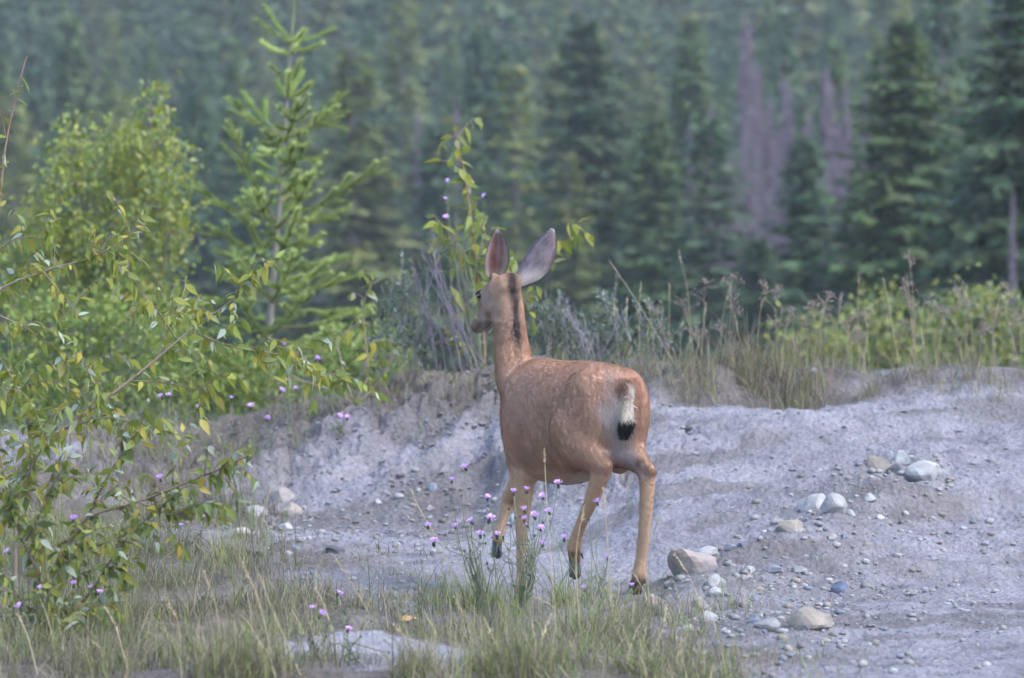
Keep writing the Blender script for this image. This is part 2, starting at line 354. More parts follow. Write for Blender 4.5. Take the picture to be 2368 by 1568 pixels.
ROCKS = [ # u, v (4096), width, height px, colour, angularity, name, label
 (3515, 1858, 112, 62, TAN, .8, 'rock', 'tan slab stone tilted over a dark hollow, upper right slope'),
 (3606, 1842, 82, 62, WHT, .3, 'rock', 'smooth white stone behind the tilted tan slab, upper right slope'),
 (3575, 1888, 62, 36, DRK, .4, 'rock', 'small black stone between the tan slab and the large white stone'),
 (3693, 1902, 152, 82, WHT, .9, 'rock', 'largest white angular stone, rightmost of the upper right slope'),
 (3256, 2010, 104, 68, WHT, .5, 'rock', 'white stone leaning behind the grey angular stone, mid slope'),
 (3338, 2020, 116, 84, PALE, .9, 'rock', 'grey angular stone with a bright right face, mid slope'),
 (3404, 2056, 42, 28, PALE, .2, 'rock', 'small pale pebble at the right foot of the grey angular stone'),
 (3107, 2090, 66, 36, GRY, .6, 'rock', 'flat grey stone beside a tan half buried stone'),
 (3160, 2110, 116, 52, TAN, .7, 'rock', 'tan half buried stone below the pair of mid slope stones'),
 (3327, 2154, 44, 26, PALE, .2, 'rock', 'pale oval pebble on gravel left of a small blue pebble'),
 (3378, 2147, 30, 26, BLU, .1, 'rock', 'small round blue pebble on the gravel tongue'),
 (3469, 2183, 38, 22, TAN, .2, 'rock', 'small tan pebble at the right edge of the gravel tongue'),
 (3522, 2073, 38, 24, WHT, .2, 'rock', 'small white pebble lying alone right of the mid slope stones'),
 (3478, 1994, 56, 34, PALE, .5, 'rock', 'long pale pebble lying between the two groups of white stones'),
 (2765, 2258, 200, 112, PINK, .8, 'boulder', 'pinkish brown boulder on the ground right of the deer hoof'),
 (2836, 2212, 94, 48, WHT, .3, 'rock', 'white flat stone behind the pinkish brown boulder'),
 (2850, 2258, 52, 38, (.16, .20, .21), .2, 'rock', 'blue green stone at the right end of the pinkish boulder'),
 (2862, 2332, 88, 54, PALE, .6, 'rock', 'pale stone with a dark hollow below, above a white oval stone'),
 (2860, 2375, 74, 42, WHT, .1, 'rock', 'smooth white oval stone below a pale stone near the grass'),
 (2795, 2413, 56, 48, GRY, .3, 'rock', 'round grey stone left of and below the white oval stone'),
 (2834, 2470, 80, 48, WHT, .5, 'rock', 'white blocky stone at the grass edge, lower right'),
 (3018, 2482, 66, 38, BLU, .3, 'rock', 'blue stone touching a wide grey stone, lower right'),
 (3070, 2500, 108, 60, GRY, .6, 'rock', 'wide grey stone between a blue stone and the tan boulder'),
 (3365, 2354, 84, 56, (.09, .10, .145), .05, 'rock', 'dark slate blue egg shaped stone alone on open clay'),
 (3240, 2486, 205, 92, TAN, .7, 'boulder', 'tan boulder half sunk in clay, lower right'),
 (3016, 2399, 48, 28, BLU, .3, 'rock', 'small pale blue pebble above the blue and grey stones'),
 (2752, 2517, 56, 30, WHT, .5, 'rock', 'small white stone half hidden in the grass edge'),
 (2672, 2338, 54, 38, GRY, .3, 'rock', 'grey stone in thin grass just below the pinkish boulder'),
 (3002, 2279, 40, 26, WHT, .7, 'rock', 'small bright white chip on the gravel, centre of the slope foot'),
 (3092, 2283, 88, 32, BLU, .6, 'rock', 'flat bluish stone right of a bright white chip'),
 (3197, 2280, 74, 30, GRY, .5, 'rock', 'flat grey stone at the right end of the gravel row'),
 (3460, 2250, 40, 24, WHT, .4, 'rock', 'small white pebble far right of the gravel row'),
 (2924, 2191, 58, 26, BLU, .3, 'rock', 'bluish flat pebble above the boulder, start of the gravel tongue'),
 (2966, 2179, 42, 22, (.085, .095, .135), .3, 'rock', 'dark blue pebble at the upper edge of the gravel tongue'),
 (3254, 2233, 40, 36, GRY, .5, 'rock', 'small grey stone casting a dark gap in mid gravel'),
 (2482, 2432, 76, 40, WHT, .2, 'rock', 'white stone in grass left of the planted hind hoof'),
 (2618, 2416, 90, 50, PINK, .2, 'rock', 'pinkish rounded stone in grass just right of the planted hind hoof'),
 (1114, 1988, 150, 66, (.22, .19, .175), .3, 'boulder', 'pinkish half buried boulder at the foot of the left mound'),
 (1152, 2042, 122, 66, TAN, .2, 'boulder', 'rounded tan boulder in front of the pinkish half buried one'),
 (1017, 2048, 110, 44, PALE, .5, 'rock', 'flat pale stone left of the rounded tan boulder'),
 (1140, 2110, 66, 38, WHT, .7, 'rock', 'white angular stone below the rounded tan boulder'),
 (964, 2134, 80, 44, (.34, .31, .26), .8, 'rock', 'cream angular stone beside the dark twiggy clump'),
 (1330, 2200, 100, 30, DRK, .7, 'rock', 'long dark flat slab lying on bare soil left of centre'),
 (997, 2208, 140, 56, (.10, .094, .088), .6, 'rock', 'dark brown flat rock in the grass below the cream stone'),
 (1181, 2198, 34, 24, BLU, .4, 'rock', 'small blue stone right of the dark brown flat rock'),
 (1156, 2217, 30, 22, WHT, .3, 'rock', 'tiny white pebble touching the small blue stone'),
 (1585, 2178, 36, 24, WHT, .3, 'rock', 'small white pebble on soil right of the long dark slab'),
 (1728, 1962, 42, 34, (.19, .205, .24), .4, 'rock', 'blue grey stone on the mound foot left of the deer'),
 (1718, 2032, 32, 26, PALE, .2, 'rock', 'pale blue pebble below the blue grey stone'),
 (1596, 1991, 44, 26, PALE, .6, 'rock', 'pale chip left of the blue grey stone on the mound foot'),
 (1510, 2012, 36, 26, WHT, .3, 'rock', 'white pebble at the mound foot, leftmost of its row'),
 (2044, 2078, 52, 40, (.23, .26, .30), .2, 'rock', 'pale blue stone seen between the deer forelegs'),
 (3249, 1494, 40, 24, WHT, .3, 'rock', 'small white stone on the grassy crest behind the deer'),
]
ROCK_BASES = []
for i, (u, v, w, h, c, ang, nm, lb) in enumerate(ROCKS):
    p = G(u/4, (v+h*.32)/4); s = K*p[1]; W = w/4*s; Hh = h/4*s
    D = W*np.random.default_rng(i).uniform(.65, .95)
    me = rock_mesh(W, D, Hh*1.45, 300+i, ang*.65+.38, c)
    o = link(nm, me, None, (p[0], p[1]+D*.25, p[2]+Hh*.15)); o.rotation_euler = (0, R(6*math.sin(i*2.1)), R(14*math.sin(i*3.7)))
    tag(o, lb, 'rock' if nm == 'rock' else 'boulder', 'stones scattered on the clay')
    ROCK_BASES.append(p)
# gravel and small crumbs of clay: uncountable
def scatter(name, n, seed, regions, smin, smax, cols, label, flat=.65, shape=ICO1, smooth=True):
    g = np.random.default_rng(seed); V0, F0 = shape; mb = MB(); wsum = np.array([r[4] for r in regions], float); wsum /= wsum.sum()
    pick = g.choice(len(regions), n, p=wsum)
    P = []; 
    for k, r in enumerate(regions):
        c = G2(r[0], r[1]); m = (pick == k).sum(); P.append(np.stack([c[0]+g.normal(0, r[2], m), c[1]+g.normal(0, r[3], m)], 1))
    P = np.concatenate(P); z = H(P[:, 0], P[:, 1]); n = len(P)
    s = smin*(smax/smin)**(g.random(n)**2.2)
    sc = s[:, None]*g.uniform(.6, 1.2, (n, 3))*np.array([1, 1, flat])
    th = g.uniform(0, 6.28, n); Vr = V0[None]*(1+.35*(g.random((n, len(V0), 1))-.5))*sc[:, None]/2
    x = Vr[..., 0]*np.cos(th)[:, None]-Vr[..., 1]*np.sin(th)[:, None]; y = Vr[..., 0]*np.sin(th)[:, None]+Vr[..., 1]*np.cos(th)[:, None]
    V = np.stack([x+P[:, :1], y+P[:, 1:2], Vr[..., 2]+(z+s*.12)[:, None]], -1).reshape(-1, 3)
    F = (F0[None]+np.arange(n)[:, None, None]*len(V0)).reshape(-1, 3)
    cc = np.asarray(cols)[g.integers(0, len(cols), n)]*g.uniform(.75, 1.2, (n, 1)); C = np.repeat(cc, len(V0), 0)
    o = link(name, mk_mesh(name, V, F, C, smooth, [M_ROCK])); tag(o, label, kind='stuff'); return o
PEB = [PALE, GRY, TAN, WHT, BLU, (.24, .22, .21), (.24, .22, .21), (.20, .18, .16), PALE]
scatter('gravel', 1600, 5, [(1900, 1250, .45, .8, 3), (1750, 1370, .4, .8, 3), (2050, 1120, .3, .5, 1.5), (1650, 1440, .3, .5, 1.2), (1850, 1400, .5, .8, 1.2), (2080, 1080, .25, .3, 1), (1720, 1490, .4, .4, 1)], .010, .050, PEB, 'grey and tan gravel spilling down the right slope')
scatter('gravel', 1000, 6, [(780, 1260, .5, .8, 2), (950, 1210, .45, .7, 2), (650, 1230, .3, .6, 1.5), (900, 1370, .5, .5, 1), (1700, 1540, .5, .2, .8)], .009, .045, PEB, 'mixed pebbles on the soil at the foot of the left mound')
CL = [CLAY*.95, CLAY2*.9, CLAY*.75, WET, CLAY]
scatter('clay_crumbs', 1700, 7, [(850, 1080, .6, .8, 3), (1020, 960, .6, .5, 2), (2100, 1000, .6, .6, 1.6), (1650, 1000, .4, .6, 1.2), (2200, 1300, .4, 1.0, 1.2), (1000, 1190, .5, .5, 2), (2000, 1450, .6, .8, 1.2)], .008, .045, CL, 'loose crumbs of pale clay on the mound and slope', .5, ICO1, False)
scatter('dark_clods', 110, 8, [(985, 1008, .12, .10, 2), (1040, 990, .08, .06, 1), (1010, 1165, .15, .3, 2), (960, 1235, .2, .2, 2), (1080, 965, .25, .15, 1), (620, 1040, .3, .2, 1)], .02, .07, [WET*1.1, CLAY*.75, CLAY*.85], 'dark damp clods of earth on the left mound', .5, ICO1, False)
# ------------------------------------------------------------------ deer
AH = R(28); DF = np.array([-math.sin(AH), math.cos(AH), 0]); DL = np.array([-math.cos(AH), -math.sin(AH), 0]); DZ = np.array([0, 0, 1.0])
_t = at(622, 373, 19.9); DO = np.array([_t[0], _t[1], 0.0])
def dl(f, l, z): return DO + DF*f + DL*l + DZ*z
def J(u, v, dd): return at(u, v, 20+dd)
body = MB()
def loft(rings):
    """closed body from rings (centre, axis a, axis b) with 20 points each"""
    n = 20; a = np.linspace(0, 2*np.pi, n, endpoint=False); V = []
    for c, A, B in rings: V.append(c + np.cos(a)[:, None]*A + np.sin(a)[:, None]*B)
    m = len(rings); V = np.concatenate(V+[rings[0][0][None], rings[-1][0][None]])
    i = np.arange(m-1)[:, None]*n; j = np.arange(n)[None]; k = (j+1) % n
    Q = np.stack([i+j, i+k, i+n+k, i+n+j], -1).reshape(-1, 4)
    T = [(m*n, (q+1) % n, q) for q in range(n)]+[(m*n+1, (m-1)*n+q, (m-1)*n+(q+1) % n) for q in range(n)]
    body.add(V, T, Q)
def ell(c, ax):
    V, F = ICO3; body.add(c + V@np.array(ax), F)
def limb(pts, k=1.0):
    P = np.array([p[0] for p in pts]); r = np.array([p[1] if np.ndim(p[1]) else (p[1], p[1]) for p in pts], float)*np.linspace(k*1.02, 1+(k-1)*.1, len(pts))[:, None]
    Ps = spline(P, 4); rs = np.clip(spline(np.concatenate([r, np.zeros((len(r), 1))], 1), 4)[:, :2], .008, None)
    e0 = Ps[0]-nrm(Ps[1]-Ps[0])*rs[0].mean()*.6; e1 = Ps[-1]+nrm(Ps[-1]-Ps[-2])*rs[-1].mean()*.6
    Ps = np.concatenate([[e0], Ps, [e1]]); rs = np.concatenate([[rs[0]*.6], rs, [rs[-1]*.6]])
    tube(body, Ps, rs, 14, ref=DF)
# torso: f, top, bottom, half width
TOR = [(-.035, .875, .74, .035), (-.02, .905, .68, .075), (.02, .928, .61, .12), (.08, .948, .545, .155), (.16, .960, .50, .178), (.26, .963, .472, .182), (.37, .960, .438, .190), (.48, .957, .426, .195), (.58, .958, .424, .188), (.68, .965, .432, .170), (.77, .958, .465, .15), (.85, .92, .51, .125), (.92, .85, .58, .09), (.965, .78, .65, .04)]
loft([(dl(f, 0, (t+b)/2), DL*w, DZ*(t-b)/2) for f, t, b, w in TOR])
for s in (1, -1):                                  # haunches and shoulders
    ell(dl(.155, .098*s, .735), [DF*.165+DZ*-.03, DL*.088, DZ*.205])
    ell(dl(.24, .12*s, .62), [DF*.12, DL*.07, DZ*.14])
    ell(dl(.735, .10*s, .70), [DF*.105, DL*.068, DZ*.215])
    ell(dl(.74, .09*s, .54), [DF*.075, DL*.055, DZ*.10])
# neck and head
NK = [(dl(.80, 0, .76), .11, .16), (J(520, 388, .61), .105, .145), (J(514, 365, .67), .088, .118), (J(511, 342, .70), .078, .098), (J(509, 322, .71), .072, .088), (J(508, 304, .71), .068, .078), (J(507, 290, .71), .060, .066)]
loft([(c, np.array([.985, .17, 0])*a, np.array([-.17, .97, .15])*b) for c, a, b in NK])
HD = nrm(np.array([-.52, .70, -.50])); HS = nrm(np.cross(HD, DZ)); HU = np.cross(HS, HD)
hc = J(504, 290, .715)
def hp(a, s, u): return hc + HD*a + HS*s + HU*u
HEAD = [(-.08, -.005, .03, .03), (-.055, 0, .056, .054), (0, .0, .072, .070), (.05, -.006, .074, .076), (.10, -.018, .064, .070), (.15, -.032, .044, .052), (.20, -.041, .033, .039), (.245, -.047, .028, .032), (.277, -.050, .025, .026), (.290, -.051, .014, .015)]
loft([(hp(a, 0, u), HS*w, HU*h) for a, u, w, h in HEAD])
for s in (1, -1):
    ell(hp(.085, .050*s, .026), [HD*.040, HS*.024, HU*.024])     # brow and eye socket
    ell(hp(.06, .040*s, -.042), [HD*.062, HS*.032, HU*.046])     # cheek
    ell(hp(.272, .014*s, -.026), [HD*.018, HS*.014, HU*.014])    # nostril side
for q, s in ((J(496, 280, .715), -1), (J(522, 279, .71), 1)): ell(q, [np.array([.022, 0, 0]), np.array([0, .022, 0]), np.array([.012*s, 0, .036])])   # ear roots
ell(J(510, 282, .70), [np.array([.055, 0, 0]), np.array([0, .05, 0]), np.array([0, 0, .042])])   # crown
ell(hp(.215, 0, -.074), [HD*.05, HS*.022, HU*.014])             # chin
# legs
limb([(dl(.16, -.10, .70), .10), (J(620, 432, .10), (.085, .10)), (J(629, 450, .03), (.062, .078)), (J(640, 463, -.04), (.037, .048)), (J(646.5, 473, -.075), (.034, .040)), (J(647, 487, -.07), (.029, .034)), (J(646.5, 502, -.06), (.026, .031)), (J(644, 534, -.035), (.0225, .028)), (J(640.5, 561, -.01), (.022, .026)), (J(639, 575, .0), (.030, .033)), (J(637, 583, .012), (.026, .028)), (J(636, 588, .02), (.026, .03))], 1.17)
limb([(J(641, 460, -.05), .020), (J(650.5, 467.5, -.11), .025), (J(651, 473, -.10), .024)], 1.2)
limb([(dl(.17, .11, .70), .10), (J(577, 432, .02), (.10, .115)), (J(585, 449, -.05), (.078, .09)), (J(596, 460, -.10), (.048, .058)), (J(603, 468.5, -.12), (.034, .042)), (J(598.5, 480, -.09), (.032, .038)), (J(591.5, 500, -.02), (.026, .031)), (J(584, 517, .045), (.0225, .027)), (J(577.5, 534, .11), (.022, .026)), (J(574.5, 545, .15), (.030, .032)), (J(574.5, 555, .17), (.026, .028)), (J(575, 562, .17), (.026, .028))], 1.17)
limb([(J(596, 454, -.09), .020), (J(608, 463, -.15), .025), (J(607.5, 468, -.14), .024)], 1.2)
limb([(J(528, 430, .50), (.06, .09)), (J(525, 462, .50), (.055, .07)), (J(523, 485, .51), (.042, .052)), (J(522.5, 505, .52), (.033, .038)), (J(522, 520, .52), (.030, .033)), (J(521.5, 532, .52), (.023, .026)), (J(521, 555, .53), (.0195, .023)), (J(521, 574, .54), (.0195, .022)), (J(521, 584, .54), (.026, .028)), (J(520.5, 591, .55), (.023, .026)), (J(520, 596, .56), (.024, .028))], 1.17)
limb([(J(537, 440, .62), (.055, .085)), (J(529, 464, .64), (.05, .065)), (J(520, 482, .72), (.042, .05)), (J(510.5, 498, .82), (.032, .036)), (J(507, 506, .83), (.028, .031)), (J(502.5, 520, .80), (.020, .023)), (J(499, 533, .76), (.025, .027)), (J(497.5, 540, .74), (.022, .024)), (J(497, 545, .73), (.023, .025))], 1.17)
# tail, hanging, slightly to the left
TAILP = np.array([dl(.03, 0, .905), dl(-.03, 0, .885), dl(-.062, .003, .835), dl(-.072, .01, .77), dl(-.07, .02, .71), dl(-.066, .026, .665)])
limb([(p, r) for p, r in zip(TAILP, [(.03, .022), (.030, .024), (.026, .020), (.030, .022), (.045, .028), (.036, .024)])])
tmp = link('tmp_body', body.mesh('tmp_body'))
md = tmp.modifiers.new('remesh', 'REMESH'); md.mode = 'VOXEL'; md.voxel_size = .0075
dg = bpy.context.evaluated_depsgraph_get(); ev = tmp.evaluated_get(dg).to_mesh()
BV = np.zeros(len(ev.vertices)*3); ev.vertices.foreach_get('co', BV); BV = BV.reshape(-1, 3)
BF = np.zeros(len(ev.polygons)*4, np.int32)
_ls = np.zeros(len(ev.loops), np.int32); ev.loops.foreach_get('vertex_index', _ls); BF = _ls.reshape(-1, 4)
bpy.data.objects.remove(tmp)
_e = np.concatenate([BF[:, [0, 1]], BF[:, [1, 2]], BF[:, [2, 3]], BF[:, [3, 0]]]); _e = np.unique(np.sort(_e, 1), axis=0)
deg = np.bincount(_e.ravel(), minlength=len(BV))[:, None]
def lap(V):
    S = np.zeros_like(V)
    for k in range(3):
        S[:, k] = np.bincount(_e[:, 0], V[_e[:, 1], k], len(V))+np.bincount(_e[:, 1], V[_e[:, 0], k], len(V))
    return S/deg
rel = BV-DO; bf = rel@DF; bl = rel@DL; bz = BV[:, 2]
trunkish = (sstep(.46, .56, bz)*(1-sstep(1.04, 1.16, bz)))[:, None]
for it in range(60):
    w = (.6*trunkish if it >= 5 else .55*np.ones_like(trunkish))
    BV = BV+(lap(BV)-BV)*w
rel = BV-DO; bf = rel@DF; bl = rel@DL; bz = BV[:, 2]
def vnormals(V, F):
    n = np.cross(V[F[:, 2]]-V[F[:, 0]], V[F[:, 3]]-V[F[:, 1]]); N = np.zeros_like(V)
    for k in range(F.shape[1]):
        for c in range(3): N[:, c] += np.bincount(F[:, k], n[:, c], len(V))
    return nrm(N)
BN = vnormals(BV, BF)
# ---- coat colours: brown body, pale rump patch and belly, dark nape stripe, tan legs, grey face
def mixc(c, k, w): w = np.clip(w, 0, 1)[:, None]; return c*(1-w)+np.asarray(k)*w
def chain_d(P, pts):
    best = np.full(len(P), 9.0)
    for a, b in zip(pts[:-1], pts[1:]):
        t = np.clip(((P-a)@(b-a))/((b-a)@(b-a)), 0, 1); best = np.minimum(best, np.linalg.norm(P-a-t[:, None]*(b-a), axis=1))
    return best
def coat(P, N):
    rel = P-DO; f, l, z = rel@DF, rel@DL, P[:, 2]; hr = P-hc; ha, hs, hu = hr@HD, hr@HS, hr@HU
    n = fbm2(f*7+l*3, z*7-l*2, 4, 71)
    c = np.array([.405, .240, .166])*(1+.14*n[:, None])
    sk = np.where(z < 1.0, fbm2((-f-z)*9, (f-z)*48+l*30, 3, 81), fbm2(z*10, (P[:, 0]-P[:, 1]*.3)*75, 3, 83)); c = c*(1+.15*sk[:, None])
    c = mixc(c, (.42, .24, .15), sstep(.86, .95, z)*sstep(.25, .4, f)*.6*(1-sstep(.98, 1.05, z)))        # rusty back
    c = mixc(c, (.47, .31, .245), np.exp(-((f-.62)/.16)**2-((z-.80)/.13)**2)*.55)                            # paler shoulder
    c = mixc(c, (.34, .185, .115), np.exp(-((f-.26)/.16)**2-((z-.54)/.09)**2)*.55)                          # rusty flank
    leg = 1-sstep(.42, .52, z); c = mixc(c, (.455, .29, .185), leg)
    belly = .7*sstep(.75, .98, -N[:, 2])*sstep(.16, .3, f)*(1-sstep(.66, .74, f))*sstep(.36, .42, z)*(1-sstep(.50, .56, z)); c = mixc(c, (.55, .46, .38), belly)
    # inner thighs, pale grey
    inner = (1-sstep(.03, .085, np.abs(l+.01)))*(1-sstep(.05, .14, f))*sstep(.44, .50, z)*(1-sstep(.66, .74, z)); c = mixc(c, (.40, .33, .32), inner*.9)
    rp = (1-sstep(.045, .112, np.hypot((l-.022)/1.0, (z-.775)/1.6)+.05*n))*(1-sstep(.03, .10, f)); c = mixc(c, (.52, .46, .44), rp*.95)
    # neck: grey brown towards the head, dark stripe on the nape
    nk = sstep(1.0, 1.2, z); c = mixc(c, (.345, .22, .15), nk*.8)
    ax = np.interp(z, [NK[k][0][2] for k in range(7)], [NK[k][0][0] for k in range(7)]); ay = np.interp(z, [NK[k][0][2] for k in range(7)], [NK[k][0][1] for k in range(7)])
    off = (P[:, 0]-ax); bk = -(P[:, 1]-ay)
    cx = np.interp(z, [.94, 1.05, 1.2, 1.3], [.030, .034, .032, .024]); wd = (1+.45*fbm2(z*14, off*60, 3, 91))*np.interp(z, [.94, 1.0, 1.2, 1.3], [.034, .022, .017, .026])
    st = (1.05+.4*sk)*np.exp(-(np.abs(off-cx)/np.maximum(wd, .006))**2)*sstep(.0, .03, bk)*sstep(.92, 1.07, z+.06*n); c = mixc(c, (.042, .033, .032), np.minimum(st*1.1, .97))
    rim = sstep(.055, .078, off)*sstep(.98, 1.05, z)*(1-sstep(1.2, 1.28, z)); c = mixc(c, (.42, .21, .10), rim*.7)
    # head
    hd = sstep(.0, .03, ha+.01)*sstep(1.05, 1.12, z)*(1-sstep(.10, .15, np.hypot(hs, hu))); c = mixc(c, (.285, .205, .162), hd*.8)
    c = mixc(c, (.10, .075, .062), hd*sstep(.015, .04, hu-.0+.22*(ha-.1))*sstep(.10, .17, ha)*.9)             # dark bridge of the muzzle
    c = mixc(c, (.42, .36, .31), hd*sstep(.10, .17, ha)*sstep(.03, .055, -hu)*.9)                            # pale chin
    c = mixc(c, (.035, .03, .03), sstep(.262, .275, ha)*hd)                                                  # nose
    c = mixc(c, (.05, .04, .036), np.exp(-((ha-.215)/.06)**2-((hu+.052)/.008)**2)*sstep(.1, .16, ha)*.8)      # mouth line
    c = mixc(c, (.16, .10, .075), np.exp(-((ha-.135)/.03)**2-((hu+.002)/.012)**2)*.8*hd)                     # tear gland
    c = mixc(c, (.40, .33, .29), np.exp(-((ha-.055)/.028)**2-((hu-.0)/.022)**2)*.35*hd)
    # legs: dark rings above the hooves, pale inner sides, hock tufts
    for q, rr in ((J(637, 584, .01), .052), (J(574.5, 556, .17), .05), (J(520.5, 592, .55), .03), (J(497, 545, .73), .04)):
        dd = np.linalg.norm((P-q)*np.array([.6, .6, 1.2]), axis=1); c = mixc(c, (.10, .055, .035), (1-sstep(rr*.5, rr, dd))*.8)
    dd = np.linalg.norm(P-J(640, 462, -.07), axis=1); c = mixc(c, (.10, .055, .04), (1-sstep(.012, .035, dd))*.75)
    # tail
    td = chain_d(P, TAILP); tl = (1-sstep(.042, .06, td))*(1-sstep(-.035, -.015, f)); tz = z
    tc = np.array([.68, .57, .47])*np.ones((len(P), 1)); tc = mixc(tc, (.20, .11, .075), sstep(.80, .89, tz+.02*n)); tc = mixc(tc, (.66, .60, .52), sstep(-.005, .02, -(l-.005))*(1-sstep(.86, .9, tz)))
    tc = mixc(tc, (.018, .016, .018), 1-sstep(.725, .752, tz+.03*n))
    return np.clip(c*(1-tl[:, None])+tc*tl[:, None], .01, .85)
BC = coat(BV, BN)
# ---- ears, thin cupped leaves appended to the body mesh
EV, EF, EC, ED = [BV], [BF], [BC], []
nbv = len(BV)
def ear(base, tip, wid, nrm_in, cup, bow=0):
    global nbv
    A = tip-base; L = np.linalg.norm(A); A = A/L; S = nrm(np.cross(A, nrm_in)); N = np.cross(S, A)
    nt, ns = 26, 15; t = np.linspace(0, 1, nt)[:, None]; s = np.linspace(-1, 1, ns)[None]
    w = wid*np.interp(t, [0, .08, .22, .42, .62, .8, .92, 1], [.30, .50, .86, 1.0, .92, .66, .38, .09])
    out = []
    for k, th in ((0, .0), (1, .006)):
        q = base + A*(t*L)[..., None] + S*(w*s+bow*np.sin(np.pi*t))[..., None] + N*((cup*(w/wid)*(np.abs(s)**1.8) - cup*.55 - (1-t)*.012 - th*(1-np.abs(s)**4)))[..., None]
        out.append(q.reshape(-1, 3))
    V = np.concatenate(out); i = (np.arange(nt-1)[:, None]*ns+np.arange(ns-1)[None]).ravel()
    q0 = np.stack([i, i+1, i+ns+1, i+ns], 1); q1 = q0[:, ::-1]+nt*ns; F = np.concatenate([q0, q1])
    tt = np.broadcast_to(t, (nt, ns)).ravel(); ss = np.broadcast_to(s, (nt, ns)).ravel()
    n = fbm2(tt*9, ss*4, 3, 5)[:, None]
    ci = np.array([.14, .068, .058])*(1+.6*n); ci = mixc(ci, (.30, .24, .22), sstep(.35, .8, np.abs(ss))*.75); ci = mixc(ci, (.34, .26, .24), np.exp(-((ss-.22)/.12)**2)*.5*sstep(.3, .5, tt))
    ci = mixc(ci, (.10, .08, .08), sstep(.62, .85, tt)*.45); ci = mixc(ci, (.045, .035, .04), sstep(.86, .97, np.abs(ss))*.85); ci = mixc(ci, (.34, .27, .23), (1-sstep(.05, .3, tt))*.8); ci = mixc(ci, (.45, .40, .38), sstep(.93, .98, tt))
    co = np.array([.165, .13, .14])*(1+.5*n); co = mixc(co, (.42, .36, .33), (1-sstep(.12, .40, tt+.16*ss))*.8); co = mixc(co, (.055, .045, .055), sstep(.70, .95, np.abs(ss))*.75*sstep(.25, .45, tt)); co = mixc(co, (.42, .37, .35), sstep(.95, .99, tt))
    EV.append(V); EF.append(F+nbv); EC.append(np.concatenate([ci, co])); nbv += len(V)
eL0, eL1 = J(495, 283, .71), J(498.5, 230.5, .66)
ear(eL0, eL1, .055, nrm(np.array([.22, -.95, .05])), .035)
eR0, eR1 = J(520, 284, .715), J(553.5, 229, .70)
ear(eR0, eR1, .062, nrm(np.array([.10, .95, .05])), .03, -.016)
ALLV = np.concatenate(EV); ALLF = np.concatenate(EF); ALLC = np.concatenate(EC)
M_COAT = mat_col('deer_coat', .95, .05, 160, .2, .3)
deer = link('deer', mk_mesh('deer', ALLV, ALLF, ALLC, True, [M_COAT]))
tag(deer, 'brown doe seen from behind, head turned left, ears up, walking on the clay', 'deer')
# ---- fur: short strands lying along the coat
def fur(n, seed, kl=1.0, kw=1.0, name='fur', kf=1.0):
    g = np.random.default_rng(seed)
    T = np.concatenate([ALLF[:, [0, 1, 2]], ALLF[:, [0, 2, 3]]]); a, b, c = ALLV[T[:, 0]], ALLV[T[:, 1]], ALLV[T[:, 2]]
    cr = np.cross(b-a, c-a); ar = np.linalg.norm(cr, axis=1); nn = cr/np.maximum(ar, 1e-12)[:, None]
    k = g.choice(len(T), n, p=ar/ar.sum()); r1 = np.sqrt(g.random(n)); r2 = g.random(n)
    P = a[k]*(1-r1)[:, None]+b[k]*(r1*(1-r2))[:, None]+c[k]*(r1*r2)[:, None]
    N = nn[k]; C = ALLC[T[k, 0]]
    rel = P-DO; f, l, z = rel@DF, rel@DL, P[:, 2]; isear = T[k, 0] >= len(BV)
    fl = -DF*.75+np.array([0, 0, -.75]); fl = np.broadcast_to(fl, P.shape).copy()
    m = z < .5; fl[m] = (0, 0, -1); m = z > .98; fl[m] = np.array([.10, -.25, -1]); m = (z > 1.12)&(((P-hc)@HD) > .05)&(np.hypot((P-hc)@HS, (P-hc)@HU) < .085); fl[m] = -HD
    m = z > 1.33; fl[m] = (0, -.1, 1); fl[isear] = (.15, 0, 1)
    tail = (f < -.03)&(z > .6); fl[tail] = np.array([-.05, -.1, -1])
    fl = fl+g.normal(0, 1, P.shape)*np.where(tail, .34, .22)[:, None]; fl = nrm(fl-N*(fl*N).sum(1, keepdims=True))
    L = np.full(n, .017); L[z < .5] = .009; L[z > 1.12] = .010; L[isear] = .007; L[tail] = .046; rp = (f < .06)&(z > .62)&(np.abs(l) < .1)&(z < .9); L[rp] = .03
    L *= kl*g.uniform(.6, 1.3, n); lift = g.uniform(.05, .28, n)
    tip = P+fl*L[:, None]+N*(L*lift*kf)[:, None]; S = np.cross(N, fl)*(kw*np.where(tail | rp, .0017, .0013)*g.uniform(.7, 1.3, n))[:, None]
    V = np.stack([P+S-N*.001, P-S-N*.001, tip], 1).reshape(-1, 3); F = np.arange(3*n).reshape(n, 3)
    cl = np.where(z < 1.0, fbm2((-f-z)*14+7, (f-z)*70+l*40, 3, 85), fbm2(z*14, (P[:, 0]-P[:, 1]*.3)*95, 3, 87)); cc = C*(g.uniform(.78, 1.22, n)*(1+.24*cl))[:, None]
    me = mk_mesh(name, V, F, np.repeat(np.clip(cc, 0, .9), 3, 0), False, [M_FUR]); me.polygons.foreach_set('use_smooth', np.ones(n, bool)); me.normals_split_custom_set_from_vertices(np.repeat(N, 3, 0).tolist()); o = link(name, me, deer); return o
M_FUR = mat_leaf('deer_fur', None, .45, .95, .03)
fur(125000, 3, 1.1, 1.5)
